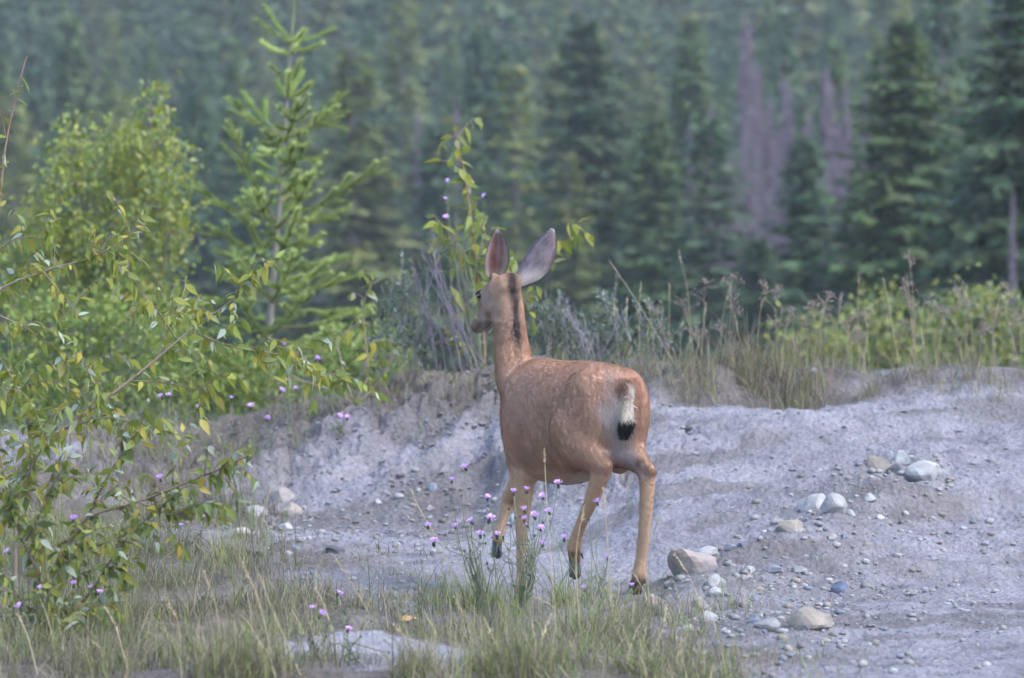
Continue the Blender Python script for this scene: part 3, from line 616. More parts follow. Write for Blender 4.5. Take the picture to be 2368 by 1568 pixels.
# ---- eyes and cloven hooves
def simple_mat(name, col, rough, spec=.4):
    m, n, l, b = new_mat(name); tc = n.new('ShaderNodeTexCoord'); nz = n.new('ShaderNodeTexNoise'); nz.inputs['Scale'].default_value = 60; l.new(tc.outputs['Object'], nz.inputs[0])
    cr = n.new('ShaderNodeValToRGB'); cr.color_ramp.elements[0].color = (*[c*.7 for c in col], 1); cr.color_ramp.elements[1].color = (*[c*1.25 for c in col], 1); l.new(nz.outputs[0], cr.inputs[0]); l.new(cr.outputs[0], b.inputs['Base Color'])
    b.inputs['Roughness'].default_value = rough; b.inputs['Specular IOR Level'].default_value = spec; return m
M_EYE = simple_mat('eye', (.012, .009, .008), .12, .6); M_HOOF = simple_mat('hoof', (.03, .026, .025), .45)
for s in (1, -1):
    mb = MB(); V, F = ICO2; mb.add(hp(.088, .066*s, .022)+V@np.array([HD*.017, HS*.012, HU*.014]), F); mb.add(hp(.090, .064*s, .037)+V@np.array([HD*.024, HS*.014, HU*.004]), F)
    link('eye', mb.mesh('eye', [M_EYE], True), deer)
def hoof(top, toe, fwd, sz):
    """two toes side by side plus dew claws"""
    mb = MB(); ax = nrm(toe-top); side = nrm(np.cross(ax, fwd)); fw = np.cross(side, ax); L = np.linalg.norm(toe-top)
    for s in (1, -1):
        P = [top+side*s*sz*.42-ax*L*.1, top+side*s*sz*.46+ax*L*.4+fw*sz*.12, top+side*s*sz*.46+ax*L*.8+fw*sz*.28, toe+side*s*sz*.40+fw*sz*.40]
        tube(mb, P, [(sz*.50, sz*.72), (sz*.50, sz*.88), (sz*.48, sz*.92), (sz*.36, sz*.62)], 10, ref=fw)
        tube(mb, [top+side*s*sz*.75-fw*sz*.9-ax*L*.5, top+side*s*sz*.8-fw*sz*1.15-ax*L*.15], [sz*.3, sz*.12], 6)
    link('hoof', mb.mesh('hoof', [M_HOOF], True), deer)
hoof(J(636.5, 583, .015), J(635, 594.5, .03), DF, .029)
hoof(J(575, 561.5, .17), J(576.5, 577, .13), nrm(DF*.3+DZ*-.1+np.array([0, -.2, 0])), .025)
hoof(J(520, 594.5, .56), J(519.5, 602, .57), DF, .024)
hoof(J(497, 544, .73), J(497, 557, .70), DF, .023)
# ------------------------------------------------------------------ forest
def conifer_proto(seed, h, r, col, crown0=.06, dens=1.0, droop=.35, top_up=.5, whorl=.34, step=.15, fat=1.0):
    """crown of drooping needle sprays on whorled limbs, plus trunk and limbs"""
    g = np.random.default_rng(seed); cr = MB(); tk = MB()
    lean = g.normal(0, .012, 2)
    zz = np.linspace(0, h, 9); tube(tk, np.stack([lean[0]*zz, lean[1]*zz, zz], 1), .016*h*(1-zz/h)**.8+.012, 8, (.19, .155, .14))
    z = crown0*h; VV = []; CC = []
    while z < h*.985:
        t = (z-crown0*h)/(h*(1-crown0)); nb = max(3, int(g.integers(5, 8)*dens))
        a0 = g.uniform(0, 6.28)
        for b in range(nb):
            L = r*((1-t)**.75)*g.uniform(.5, 1.2)*(1 if t > .04 else .8)+.10
            az = a0+b*6.283/nb+g.normal(0, .25); el = (top_up*t-droop*(1-t))*.9+g.normal(0, .24)
            d = np.array([math.cos(az)*math.cos(el), math.sin(az)*math.cos(el), math.sin(el)])
            side = np.array([-math.sin(az), math.cos(az), 0]); zb = z+g.uniform(-.12, .12)
            bc = np.asarray(col)*g.uniform(.70, 1.30)*np.array([g.uniform(.9, 1.15), 1, g.uniform(.85, 1.15)])
            o = np.array([lean[0]*zb, lean[1]*zb, zb])
            if L > .5: tube(tk, [o, o+d*L*.5+np.array([0, 0, -.03*L]), o+d*L*.85], [.012+.008*L, .008, .004], 3, (.16, .13, .115), cap=False)
            m = max(2, int(L/step)); s = (np.arange(m)+.6)/m; s = s+g.normal(0, .03, m)
            for sd in (-1, 0, 1):
                p = o+d[None]*(s*L)[:, None]; p[:, 2] += -.10*L*s**2
                ln = (.20+.26*L*(1-s)*(abs(sd)))*g.uniform(.7, 1.3, m)*(1+.35*(fat-1))+.06
                ax = nrm(d[None]*(.75 if sd else 1)+side[None]*sd*g.uniform(.5, 1.0, (m, 1))+np.array([0, 0, -.62])+g.normal(0, .34, (m, 3)))
                w = nrm(np.cross(ax, np.array([0, 0, 1])+g.normal(0, .5, (m, 3))))*((ln*.17+.022)*fat)[:, None]
                q = np.stack([p, p+ax*(ln*.45)[:, None]+w, p+ax*ln[:, None], p+ax*(ln*.5)[:, None]-w], 1)
                VV.append(q.reshape(-1, 3)); CC.append(np.repeat(bc*g.uniform(.8, 1.2, (m, 1)), 4, 0))
        z += whorl*g.uniform(.7, 1.2)*(1 if t < .8 else .7)
    # leader
    V = np.concatenate(VV); C = np.concatenate(CC); n = len(V)//4
    Q = np.arange(n*4).reshape(n, 4)
    cr.add(V, None, Q, np.clip(C, .005, .5))
    return cr, tk
FIR = (.100, .142, .056); TEAL = (.086, .134, .070); OLIVE = (.134, .158, .056); DARK = (.068, .104, .050); LIME = (.168, .195, .056)
PROTO = {}
def proto(key, **k):
    cr, tk = conifer_proto(**k); PROTO[key] = (cr.mesh('crown', [M_CONIFER]), tk.mesh('trunk', [M_BARK]), k['h'], k['r'])
proto('fir_a', seed=1, h=12, r=2.3, col=FIR, dens=1.4, whorl=.28); proto('fir_b', seed=2, h=12, r=2.0, col=TEAL, dens=1.4, whorl=.28); proto('fir_c', seed=3, h=12, r=2.5, col=DARK, dens=1.4, whorl=.28)
proto('olive', seed=4, h=12, r=1.7, col=OLIVE); proto('lime', seed=5, h=12, r=1.3, col=LIME, dens=.8); proto('narrow', seed=6, h=12, r=1.5, col=TEAL)
proto('pine', seed=7, h=12, r=1.6, col=OLIVE, crown0=.52, dens=.8, droop=.1)
def snag_proto(seed, h):
    g = np.random.default_rng(seed); tk = MB(); tw = MB()
    zz = np.linspace(0, h, 10); x = np.cumsum(g.normal(0, .012, 10)); P = np.stack([x, np.cumsum(g.normal(0, .012, 10)), zz], 1)
    tube(tk, P, .009*h*(1-zz/h)**.6+.014, 8, (.225, .175, .20))
    for k in range(420):
        z = h*g.uniform(.10, .97)**.9; t = z/h; a = g.uniform(0, 6.28); L = (1.35*(1-t)**.7+.15)*g.uniform(.4, 1.2); el = g.normal(-.25, .25)
        d = np.array([math.cos(a)*math.cos(el), math.sin(a)*math.cos(el), math.sin(el)]); o = np.array([np.interp(z, zz, P[:, 0]), np.interp(z, zz, P[:, 1]), z])
        e = o+d*L+np.array([0, 0, -.12*L]); c = np.array([.175, .13, .158])*g.uniform(.7, 1.3)
        tube(tw, [o, o+d*L*.5, e], [.026, .018, .009], 3, c, cap=False)
        for q in range(7):
            s = g.uniform(.25, 1); p = o+d*L*s; dv = nrm(g.normal(0, 1, 3)+np.array([0, 0, -.9])+d*.6); tube(tw, [p, p+dv*g.uniform(.12, .38)], [.017, .007], 3, c, cap=False)
    return tk.mesh('trunk', [M_BARK], True), tw.mesh('dead_branches', [M_TWIG])
SNAG = [snag_proto(40+k, 12.0)+(12.0,) for k in range(3)]
def add_tree(kind, u, vtop, d, hw, label, group, name='fir_tree', rot=0, cat='tree'):
    """tree standing on the valley floor whose tip shows at (u, vtop)"""
    top = at(u, vtop, d); zb = float(h_base(top[0], d))-.1; hgt = top[2]-zb
    e = empty(name, (top[0], d, zb)); e.rotation_euler[2] = rot
    if kind == 'snag':
        k = int(rot*7) % 3; tk, tw, h0 = SNAG[k]; s = hgt/h0; w = .9*hw*K*d/1.35
        for nm, me in (('trunk', tk), ('dead_branches', tw)):
            o = link(nm, me, e); o.scale = (w, w, s)
    else:
        cr, tk, h0, r0 = PROTO[kind]; s = hgt/h0; w = 1.6*hw*K*d/r0
        for nm, me in (('trunk', tk), ('crown', cr)):
            o = link(nm, me, e); o.scale = (w, w, s)
    tag(e, label, cat, group); return e
NEAR = 'conifers at the near edge of the forest'
for a in [('fir_a', 908, 22, 78, 82, 'broad dark green conifer, second from the right edge'), ('fir_c', 1004, -60, 68, 84, 'darkest tall conifer at the right edge of the picture'),
          ('fir_b', 968, 150, 74, 46, 'young blue green conifer between the two large right hand ones'),
          ('fir_b', 802, 132, 84, 48, 'young dark conifer in front of the purple dead trees'), ('narrow', 716, 112, 90, 50, 'mid green conifer just left of the purple dead trees'),
          ('fir_c', 606, 14, 108, 74, 'tall dark conifer rising right behind the doe ears'), ('lime', 522, 62, 118, 40, 'slender yellow green conifer above the doe head'),
          ('olive', 350, 44, 105, 62, 'olive conifer right behind the young fir sapling'), ('fir_b', 438, 120, 115, 46, 'blue green conifer left of the flowering sapling'),
          ('fir_a', 655, 120, 96, 50, 'conifer right of the tall dark one, with pointed tip'), ('olive', 566, 150, 104, 38, 'small olive conifer between the doe ears'),
          ('fir_a', 75, 18, 150, 52, 'tall conifer far left with a pale trunk beside it'), ('narrow', 185, 60, 150, 44, 'narrow conifer behind the yellow green leafy tree'),
          ('fir_b', 256, 110, 120, 44, 'blue green conifer left of the young fir sapling'), ('olive', 12, 90, 130, 46, 'olive conifer at the left edge of the picture'),
          ('fir_c', 855, 180, 80, 40, 'low dark conifer at the foot of the dead trees'), ('fir_b', 760, 235, 82, 40, 'lowest blue green conifer below the purple dead trees'),
          ('narrow', 930, -30, 110, 46, 'tall narrow conifer behind the broad right hand one'), ('fir_a', 690, 20, 128, 46, 'tall conifer left of the dead trees with its tip near the top edge'),
          ('fir_b', 478, 20, 135, 46, 'tall blue green conifer above the flowering sapling'), ('olive', 400, -10, 140, 44, 'olive conifer cut by the top edge right of the young fir')]:
    add_tree(*a[:5], a[5], NEAR, rot=a[1]*.37)
for i, (u, v, d, hw, lb) in enumerate([(747, 12, 97, 26, 'tallest purple grey dead tree with bare trunk'), (769, 92, 99, 20, 'dead tree just right of the tallest bare one'), (786, 74, 96, 24, 'dead tree with dense twigs in the middle of the dead group'),
        (827, 62, 98, 24, 'dead tree with a dark trunk, second from the right of the dead group'), (846, 78, 100, 20, 'rightmost dead tree of the purple group'), (808, 108, 102, 18, 'thin dead tree between the middle and right dead trees'),
        (690, 118, 108, 16, 'grey dead tree left of the purple group behind a conifer'), (417, 105, 128, 12, 'dead tree with purple trunk left of the sapling with yellow leaves'), (457, 90, 130, 9, 'thin dead trunk above the flowering sapling'),
        (758, 58, 101, 20, 'slim dead tree close behind the tallest bare one'), (778, 128, 104, 22, 'dead tree with broken low top inside the dead group'), (838, 118, 96, 20, 'short dead tree in front of the rightmost dead ones'), (712, 96, 112, 16, 'dead tree half hidden left of the tallest bare one'), (866, 92, 104, 16, 'dead tree fading behind the broad right conifer'),
        (730, 150, 94, 22, 'short dead tree at the left foot of the purple group'), (318, 150, 112, 10, 'dead trunk behind the young fir sapling'), (1013, 190, 66, 10, 'pale bare trunk in front of the darkest right hand conifer')]):
    add_tree('snag', u, v, d, hw, lb, 'dead trees in the forest', 'dead_tree', rot=i*1.3)
g = np.random.default_rng(12)
CN = {'fir_a': 'green', 'fir_b': 'blue green', 'narrow': 'narrow blue green', 'olive': 'olive', 'pine': 'bare trunked', 'lime': 'yellow green'}
kinds = ['fir_a', 'fir_b', 'narrow', 'olive', 'fir_b', 'narrow', 'pine', 'fir_a', 'lime']
LAND = [(8, 'at the left edge of the picture'), (48, 'between left edge and leafy yellow tree'), (105, 'over the left half of the leafy yellow tree'), (150, 'above the tip of the leafy yellow tree'), (205, 'between leafy tree and young fir'), (250, 'just left of the young fir tip'), (300, 'just right of the young fir tip'), (350, 'over the longest branch of the young fir'),
        (398, 'left of the purple dead trunk'), (440, 'left of the flowering sapling'), (480, 'above the flowering sapling'), (515, 'above the doe left ear'), (555, 'above the doe right ear'), (600, 'behind the tall dark conifer'), (645, 'right of the tall dark conifer'), (690, 'left of the purple dead trees'), (735, 'behind the tallest dead tree'), (785, 'behind the middle of the dead trees'), (835, 'behind the rightmost dead tree'), (885, 'left of the broad right hand conifer'), (935, 'behind the broad right conifer'), (985, 'left of the darkest right conifer'), (1020, 'at the right edge of the picture')]
for d, row, v0 in ((128, 'second row', 85), (150, 'third row', 48), (174, 'highest row', 14)):
    for u, where in LAND:
        if g.random() < .12: continue
        k = kinds[g.integers(0, len(kinds))]
        add_tree(k, u+g.normal(0, 9), v0+g.normal(0, 26), d+g.uniform(-9, 9), g.uniform(28, 42)*128/d, f'{CN[k]} conifer of the {row}, {where}', 'conifers in the rows behind the forest edge', rot=g.uniform(0, 6))
# the far slope reads as one mass of trees
def far_forest():
    g = np.random.default_rng(31); base = [conifer_proto(60+k, 9, 1.5, c, whorl=.70, dens=.8, step=.34, fat=1.9) for k, c in enumerate(((.075, .108, .042), (.066, .104, .052), (.098, .115, .042)))]
    raw = [(np.concatenate(b[0].V), b[0].Q[0], np.concatenate(b[0].C)) for b in base]
    mb = MB()
    for d in np.arange(92, 420, 6.5):
        x = -.23*d-4
        while x < .23*d+4:
            if d < 192 and abs(x) < .112*d+2: x += 2; continue
            V, Q, C = raw[g.integers(0, 3)]; s = g.uniform(.9, 1.6); w = g.uniform(.8, 1.25); a = g.uniform(0, 6.28); y = d+g.uniform(-3, 3)
            ca, sa = math.cos(a)*s*w, math.sin(a)*s*w
            P = np.stack([V[:, 0]*ca-V[:, 1]*sa+x, V[:, 0]*sa+V[:, 1]*ca+y, V[:, 2]*s+float(h_base(x, y))], 1)
            mb.add(P, None, Q, C*g.uniform(.8, 1.25)); x += g.uniform(2.4, 4.2)*(1 if abs(x) < .12*d else 1.35)
    o = link('distant_forest', mb.mesh('distant_forest', [M_CONIFER])); tag(o, 'distant conifer forest covering the far hillside', kind='stuff')
far_forest()
# ------------------------------------------------------------------ young fir
def needles(mb, P, L0, dens, g, col, flat=.5):
    """needles all round a twig that runs through points P"""
    P = np.asarray(P); seg = np.linalg.norm(np.diff(P, axis=0), axis=1); cum = np.concatenate([[0], np.cumsum(seg)]); n = max(4, int(cum[-1]*dens))
    s = g.uniform(0, cum[-1], n); p = np.stack([np.interp(s, cum, P[:, k]) for k in range(3)], 1)
    T = nrm(np.stack([np.interp(np.clip(s+.02, 0, cum[-1]), cum, P[:, k])-np.interp(np.clip(s-.02, 0, cum[-1]), cum, P[:, k]) for k in range(3)], 1))
    rnd = nrm(g.normal(0, 1, (n, 3))); side = nrm(rnd-T*(rnd*T).sum(1, keepdims=True)); side[:, 2] = side[:, 2]*flat+.15
    d = nrm(side+T*g.uniform(.35, .8, (n, 1))); ln = L0*g.uniform(.7, 1.2, n); w = nrm(np.cross(d, rnd))*.0034
    V = np.stack([p-w, p+w, p+d*ln[:, None]], 1).reshape(-1, 3)
    c = np.asarray(col)*g.uniform(.7, 1.3, (n, 1))*np.array([1, 1, 1.0]); mb.add(V, np.arange(3*n).reshape(n, 3), None, np.repeat(c, 3, 0))
FD = 32.0
fir = empty('young_fir', at2(618, 830, FD)*np.array([1, 1, 0])+np.array([0, 0, float(h_base(at2(618, 830, FD)[0], FD))-.05]))
fo = np.array(fir.location)
tp = [(684, -40), (680, 0), (673, 95), (665, 200), (655, 340), (645, 480), (632, 620), (622, 770), (616, 900)]
TP = np.array([at2(u, v, FD) for u, v in tp]); TP = np.concatenate([TP, [[TP[-1][0]-.03, FD, fo[2]]]])
mb = MB(); rr = [.005, .007, .009, .011, .014, .017, .020, .024, .028, .032]
cc = np.array([(.20, .24, .08), (.20, .23, .08), (.23, .20, .12)]+[(.24, .20, .175)]*7); tube(mb, TP, rr, 8, cc)
tk = link('trunk', mb.mesh('trunk', [M_BARK], True, fo), fir)
mb = MB(); needles(mb, TP[:3], .024, 500, np.random.default_rng(1), (.12, .17, .04)); link('leader_needles', mb.mesh('leader_needles', [M_NEEDLE], False, fo), fir)
BR = [(673, 97, 612, 12, .1), (673, 100, 593, 45, -.1), (673, 95, 705, 70, -.25), (673, 97, 773, 65, .1), (671, 120, 745, 100, -.15), (670, 125, 605, 98, .2), (672, 110, 690, 90, .3),
 (667, 190, 625, 150, -.1), (667, 195, 697, 138, -.15), (666, 215, 700, 165, .15), (664, 228, 722, 190, -.2), (664, 228, 640, 188, .1), (665, 225, 668, 165, -.3),
 (657, 318, 525, 225, -.1), (657, 320, 560, 212, .2), (657, 318, 805, 210, .1), (657, 322, 780, 245, -.3), (655, 345, 738, 372, -.2), (656, 330, 690, 232, -.35), (655, 350, 610, 300, -.3), (656, 340, 600, 345, .3),
 (651, 400, 585, 365, .1), (650, 410, 712, 330, -.2), (649, 425, 700, 440, .2), (650, 415, 600, 400, -.3), (648, 450, 690, 395, -.4), (652, 385, 680, 330, -.3),
 (641, 518, 527, 280, -.2), (640, 525, 450, 430, -.15), (640, 520, 893, 365, -.1), (640, 528, 725, 398, -.4), (640, 520, 808, 480, .2), (638, 540, 545, 590, -.3), (640, 530, 585, 440, -.45), (640, 530, 680, 430, .4), (645, 470, 560, 440, .2), (645, 470, 735, 380, .25),
 (634, 600, 515, 585, .2), (634, 600, 748, 540, -.2), (634, 610, 690, 480, -.4), (632, 620, 565, 490, -.4), (633, 610, 800, 590, .3), (633, 600, 480, 520, -.2),
 (628, 680, 475, 690, -.3), (628, 680, 835, 635, -.1), (628, 690, 760, 600, -.45), (626, 700, 680, 580, -.5), (627, 690, 550, 600, -.5), (628, 690, 500, 610, .2), (627, 700, 840, 720, .2),
 (622, 760, 440, 760, -.3), (622, 760, 860, 710, -.2), (622, 770, 705, 680, -.5), (622, 780, 555, 690, -.5), (620, 800, 900, 790, -.1), (620, 800, 400, 800, -.1), (621, 790, 780, 760, -.5), (619, 820, 500, 800, -.6), (619, 820, 680, 800, -.6), (618, 840, 830, 860, -.3), (618, 840, 440, 860, -.3)]
g = np.random.default_rng(77)
for i, (u0, v0, u1, v1, dd) in enumerate(BR):
    dd *= 1.5; A = at2(u0, v0, FD); B = at2(u1, v1, FD+dd); Ln = np.linalg.norm(B-A)
    mid = (A+B)/2+np.array([0, 0, -.05*Ln]); P = spline([A, mid, B], 5)
    sm = MB(); tube(sm, P, np.linspace(.011, .003, len(P))*(.6+.5*min(Ln, 1)), 5, (.22, .19, .10)); nm = MB()
    col = np.array([.33, .395, .11])*g.uniform(.85, 1.15); dark = np.array([.25, .315, .09])*g.uniform(.85, 1.15)
    T = nrm(B-A); sd = nrm(np.cross(T, np.array([0, 0, 1.])));
    cut = int(len(P)*(.45 if Ln > .45 else .05)); needles(nm, P[cut:], .037, 1350, g, col)
    if cut: needles(nm, P[:cut+1], .033, 600, g, dark)
    if Ln > .22 and i > 12:
        npair = int(1+Ln*3.6)
        for q in range(npair):
            s = .28+.62*(q+.5)/npair
            for sg in (-1, 1):
                if g.random() < .36: continue
                o = P[0]+(P[-1]-P[0])*s; k = np.clip(int(s*(len(P)-1)), 0, len(P)-2); o = P[k]+(P[k+1]-P[k])*(s*(len(P)-1)-k)
                tl = (.10+.32*Ln*(1-s))*g.uniform(.7, 1.25); dv = nrm(T*.8+sd*sg*.55+np.array([0, 0, g.uniform(-.35, .45)]))
                e = o+dv*tl; W = spline([o, (o+e)/2+np.array([0, 0, -.01]), e+np.array([0, 0, .02*g.normal()])], 3)
                tube(sm, W, np.linspace(.004, .002, len(W)), 4, (.20, .20, .08), cap=False); needles(nm, W, .036, 1350, g, col if g.random() < .7 else dark)
                if tl > .26:
                    for r_ in (-1, 1):
                        o2 = o+dv*tl*.5; dv2 = nrm(dv+nrm(np.cross(dv, np.array([0, 0, 1.])))*r_*.8); e2 = o2+dv2*tl*.42; e2[2] += g.uniform(-.06, .06); needles(nm, [o2, (o2+e2)/2, e2], .034, 1350, g, col)
    b = link('branch', sm.mesh('branch', [M_TWIG], True, fo), fir); link('needles', nm.mesh('needles', [M_NEEDLE], False, fo), b)
tag(fir, 'bright green young fir sapling with open whorled branches, left of the doe', 'tree')

# ------------------------------------------------------------------ leaves
def leaf_geo(L, W, bend, fold, n=5):
    t = np.linspace(0, 1, n+1); w = W/2*np.interp(t, [0, .15, .35, .6, .85, 1], [.02, .75, 1, .72, .25, 0]); z = -bend*L*t**2
    mid = np.stack([t*L, 0*t, z], 1); lf = np.stack([t*L, w, z+fold*w], 1); rt = np.stack([t*L, -w, z+fold*w], 1)
    V = np.concatenate([mid, lf[1:-1], rt[1:-1]]); a = n+1; b = a+n-1; F = []; 
    for k in range(n):
        m0, m1 = k, k+1; l0 = a+k-1 if 0 < k < n else None; l1 = a+k if k+1 < n else None; r0 = b+k-1 if 0 < k < n else None; r1 = b+k if k+1 < n else None
        if l0 is None: F += [(m0, m1, l1), (m0, r1, m1)]
        elif l1 is None: F += [(m0, m1, l0), (m0, r0, m1)]
        else: F += [(m0, m1, l1), (m0, l1, l0), (m0, r1, m1), (m0, r0, r1)]
    return V, np.array(F)
LEAFS = [leaf_geo(1, w, b, f) for w, b, f in ((.42, .12, .25), (.46, .25, .1), (.36, .05, .4), (.40, .35, .2), (.5, .15, .3), (.32, .2, .5))]
LEAF_DARK = [mk_mesh('leaf', V, F, None, True, [M_LEAF_DARK]) for V, F in LEAFS]
LEAF_ME = [mk_mesh('leaf', V, F, None, True, [M_LEAF]) for V, F in LEAFS]
def frame(dv, roll):
    X = nrm(dv); Y = nrm(np.cross(np.array([0, 0, 1.]), X)+1e-6); Z = np.cross(X, Y); c, s = math.cos(roll), math.sin(roll)
    return np.stack([X, Y*c+Z*s, -Y*s+Z*c], 1)
def leafcol(g, pal): return np.asarray(pal[g.integers(0, len(pal))])*g.uniform(.8, 1.2)
PAL = [(.23, .26, .035), (.17, .205, .035), (.29, .265, .036), (.13, .165, .04), (.24, .27, .09), (.20, .235, .04), (.38, .42, .31), (.33, .26, .04)]
def leafy(name, root, branches, size, spacing, label, group, seed, obj_max=300, twigs=.5, pal=PAL, twig_len=.22, rad=.009, stemcol=(.20, .14, .10), hang=.9, cat='shrub', start=.12, lm=None):
    """plant from hand-laid branch curves: stem meshes, leaves as single objects (largest first), the rest as one mass"""
    g = np.random.default_rng(seed); e = empty(name, root); ro = np.asarray(root, float); LV = []
    for bi, (P, w) in enumerate(branches):
        P = spline(P, 6); sm = MB(); tube(sm, P, np.linspace(rad*w, rad*.25, len(P)), 6, np.asarray(stemcol)*g.uniform(.85, 1.2))
        paths = [P]
        seg = np.concatenate([[0], np.cumsum(np.linalg.norm(np.diff(P, axis=0), axis=1))]); Lb = seg[-1]
        for q in range(int(Lb*twigs/.1)):
            s = g.uniform(start, .97)*Lb; o = np.array([np.interp(s, seg, P[:, k]) for k in range(3)]); T = nrm(P[-1]-P[0])
            dv = nrm(T*.6+g.normal(0, .65, 3)*np.array([1, .6, 1])+np.array([0, 0, .12])); ln = twig_len*g.uniform(.4, 1.3); en = o+dv*ln+np.array([0, 0, -.12*ln])
            W = spline([o, o+dv*ln*.55+np.array([0, 0, .02]), en], 4); tube(sm, W, np.linspace(rad*.26, rad*.12, len(W)), 4, np.asarray(stemcol)*g.uniform(.9, 1.3), cap=False); paths.append(W)
        link('branch', sm.mesh('branch', [M_TWIG], True, ro), e)
        for pi, W in enumerate(paths):
            sg = np.concatenate([[0], np.cumsum(np.linalg.norm(np.diff(W, axis=0), axis=1))]); s = sg[-1]*(start if pi == 0 else .12)
            while s < sg[-1]:
                o = np.array([np.interp(s, sg, W[:, k]) for k in range(3)]); T = nrm(W[-1]-W[0])
                dv = nrm(T*.35+g.normal(0, .55, 3)+np.array([0, 0, -hang*g.uniform(.3, 1.2)])); sz = size*g.uniform(.38, 1.22)
                LV.append((o, dv, sz, g.uniform(-1.2, 1.2))); s += spacing*g.uniform(.5, 1.5)
    LV.sort(key=lambda q: -q[2]); mb = MB()
    for i, (o, dv, sz, roll) in enumerate(LV):
        F3 = frame(dv, roll); k = int(g.integers(0, len(LEAFS)))
        if i < obj_max:
            ob = link('leaf', (lm or LEAF_ME)[k], e); M = Matrix(((F3*sz).tolist())).to_4x4(); M.translation = Vector(o-ro); ob.matrix_local = M
        else:
            V, F = LEAFS[k]; mb.add(o+(V*sz)@F3.T, F, None, leafcol(g, pal))
    if mb.n:
        o = link('foliage', mb.mesh('foliage', [M_FOL], True, ro), e); o['kind'] = 'stuff'
    tag(e, label, cat, group); return e
def pts(L, d):
    """photo points [2367 px] laid out at distance d (or per-point distance)"""
    return [at2(q[0], q[1], q[2] if len(q) > 2 else d) for q in L]
def gz(x, y): return float(H(np.array([x]), np.array([y]))[0])
def groot(u, d): x = at2(u, 0, d)[0]; return np.array([x, d, gz(x, d)])
CW = 'cottonwood saplings with drooping leaves'
r1 = groot(30, 19.2)
leafy('cottonwood_shrub', r1, [([r1]+pts([(40, 1180), (80, 1060), (150, 990, 19.3), (300, 880, 19.4), (420, 780, 19.5), (480, 735, 19.5), (540, 690, 19.5), (588, 640, 19.6)], 19.2), 1.5),
    (pts([(408, 785, 19.5), (360, 715, 19.4), (305, 655, 19.3), (290, 630, 19.3)], 19.4), .6), (pts([(440, 765, 19.5), (530, 800, 19.6), (640, 820, 19.8), (720, 860, 20), (800, 895, 20.1)], 19.5), .7),
    (pts([(300, 880), (380, 885), (480, 905, 19.2)], 19.4), .6), (pts([(150, 990), (250, 965, 19.1), (340, 985, 19), (430, 1010, 18.9)], 19.3), .7), (pts([(240, 930), (200, 850, 19.2), (170, 770, 19.1)], 19.3), .6),
    (pts([(80, 1060), (60, 950), (20, 860), (-20, 800)], 19.1), .8), (pts([(360, 830), (420, 690, 19.7), (430, 640, 19.8)], 19.5), .5)],
    .069, .019, 'cottonwood shrub whose long branch slants up from the lower left', CW, 5, 300, twigs=1.25, rad=.0065, stemcol=(.17, .125, .095))
r2 = groot(-60, 19.8)
leafy('cottonwood_shrub', r2, [([r2]+pts([(-60, 900), (-30, 700), (100, 628), (200, 600), (260, 570), (335, 520)], 19.8), 1.1), (pts([(-40, 620), (20, 560), (70, 550), (130, 560)], 20), .6),
    (pts([(100, 628), (150, 690), (190, 740)], 19.6), .5), (pts([(-20, 720), (60, 760), (120, 800), (210, 850)], 19.5), .7), (pts([(-60, 880), (30, 900), (110, 880), (200, 920)], 19.4), .7), (pts([(-30, 700), (40, 660), (80, 580)], 20), .5)],
    .069, .019, 'cottonwood shrub with arching twigs entering from the left edge', CW, 6, 300, twigs=1.25, rad=.007, stemcol=(.17, .125, .10))
r3 = groot(120, 18.3)
leafy('cottonwood_shrub', r3, [([r3]+pts([(140, 1300), (200, 1200), (320, 1160), (470, 1100), (560, 1060), (585, 1045)], 18.3), .9), ([r3]+pts([(90, 1330), (40, 1220), (10, 1100), (-10, 1000)], 18.2), .9), (pts([(200, 1200), (250, 1100), (290, 1040), (330, 1000)], 18.4), .6),
    ([r3]+pts([(200, 1380), (280, 1260), (350, 1190), (400, 1150)], 18.2), .7), (pts([(320, 1160), (400, 1190), (470, 1170)], 18.2), .5), (pts([(90, 1330), (150, 1290), (260, 1250)], 18), .5), (pts([(60, 1250), (120, 1130), (160, 1060)], 18.3), .6), (pts([(30, 1160), (90, 1050), (110, 980)], 18.4), .6), ([r3]+pts([(60, 1400), (20, 1340), (-20, 1280)], 18.1), .6), ([r3]+pts([(60, 1440), (10, 1420), (-40, 1400)], 17.9), .5), ([r3]+pts([(170, 1430), (230, 1400), (290, 1390)], 17.9), .5), ([r3]+pts([(110, 1400), (130, 1330), (170, 1290)], 17.9), .5), (pts([(20, 1220), (60, 1130), (70, 1050), (60, 960)], 18.5), .6)],
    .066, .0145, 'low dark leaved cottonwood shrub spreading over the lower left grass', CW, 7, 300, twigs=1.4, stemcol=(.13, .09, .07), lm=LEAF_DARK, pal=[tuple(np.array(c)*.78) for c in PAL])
r4 = groot(1118, 26.3)
leafy('cottonwood_sapling', r4, [([r4]+pts([(1120, 800), (1110, 700), (1095, 560), (1080, 440), (1065, 360), (1048, 292)], 26.3), 1.0), (pts([(1108, 680), (1060, 590), (1030, 530), (1000, 495)], 26.3), .5), (pts([(1112, 720), (1180, 640), (1250, 605), (1310, 560), (1345, 522)], 26.4), .5),
    (pts([(1100, 600), (1120, 560), (1140, 525)], 26.2), .4), (pts([(1115, 760), (1070, 700), (1040, 690)], 26.2), .4), (pts([(1118, 790), (1080, 800), (1050, 760)], 26.2), .4), (pts([(1118, 780), (1200, 700), (1250, 680)], 26.4), .4)],
    .098, .032, 'slender cottonwood sapling rising behind the doe head', CW, 8, 300, twigs=1.5, twig_len=.18, stemcol=(.27, .17, .11), start=.3)
r5 = groot(820, 25.6)
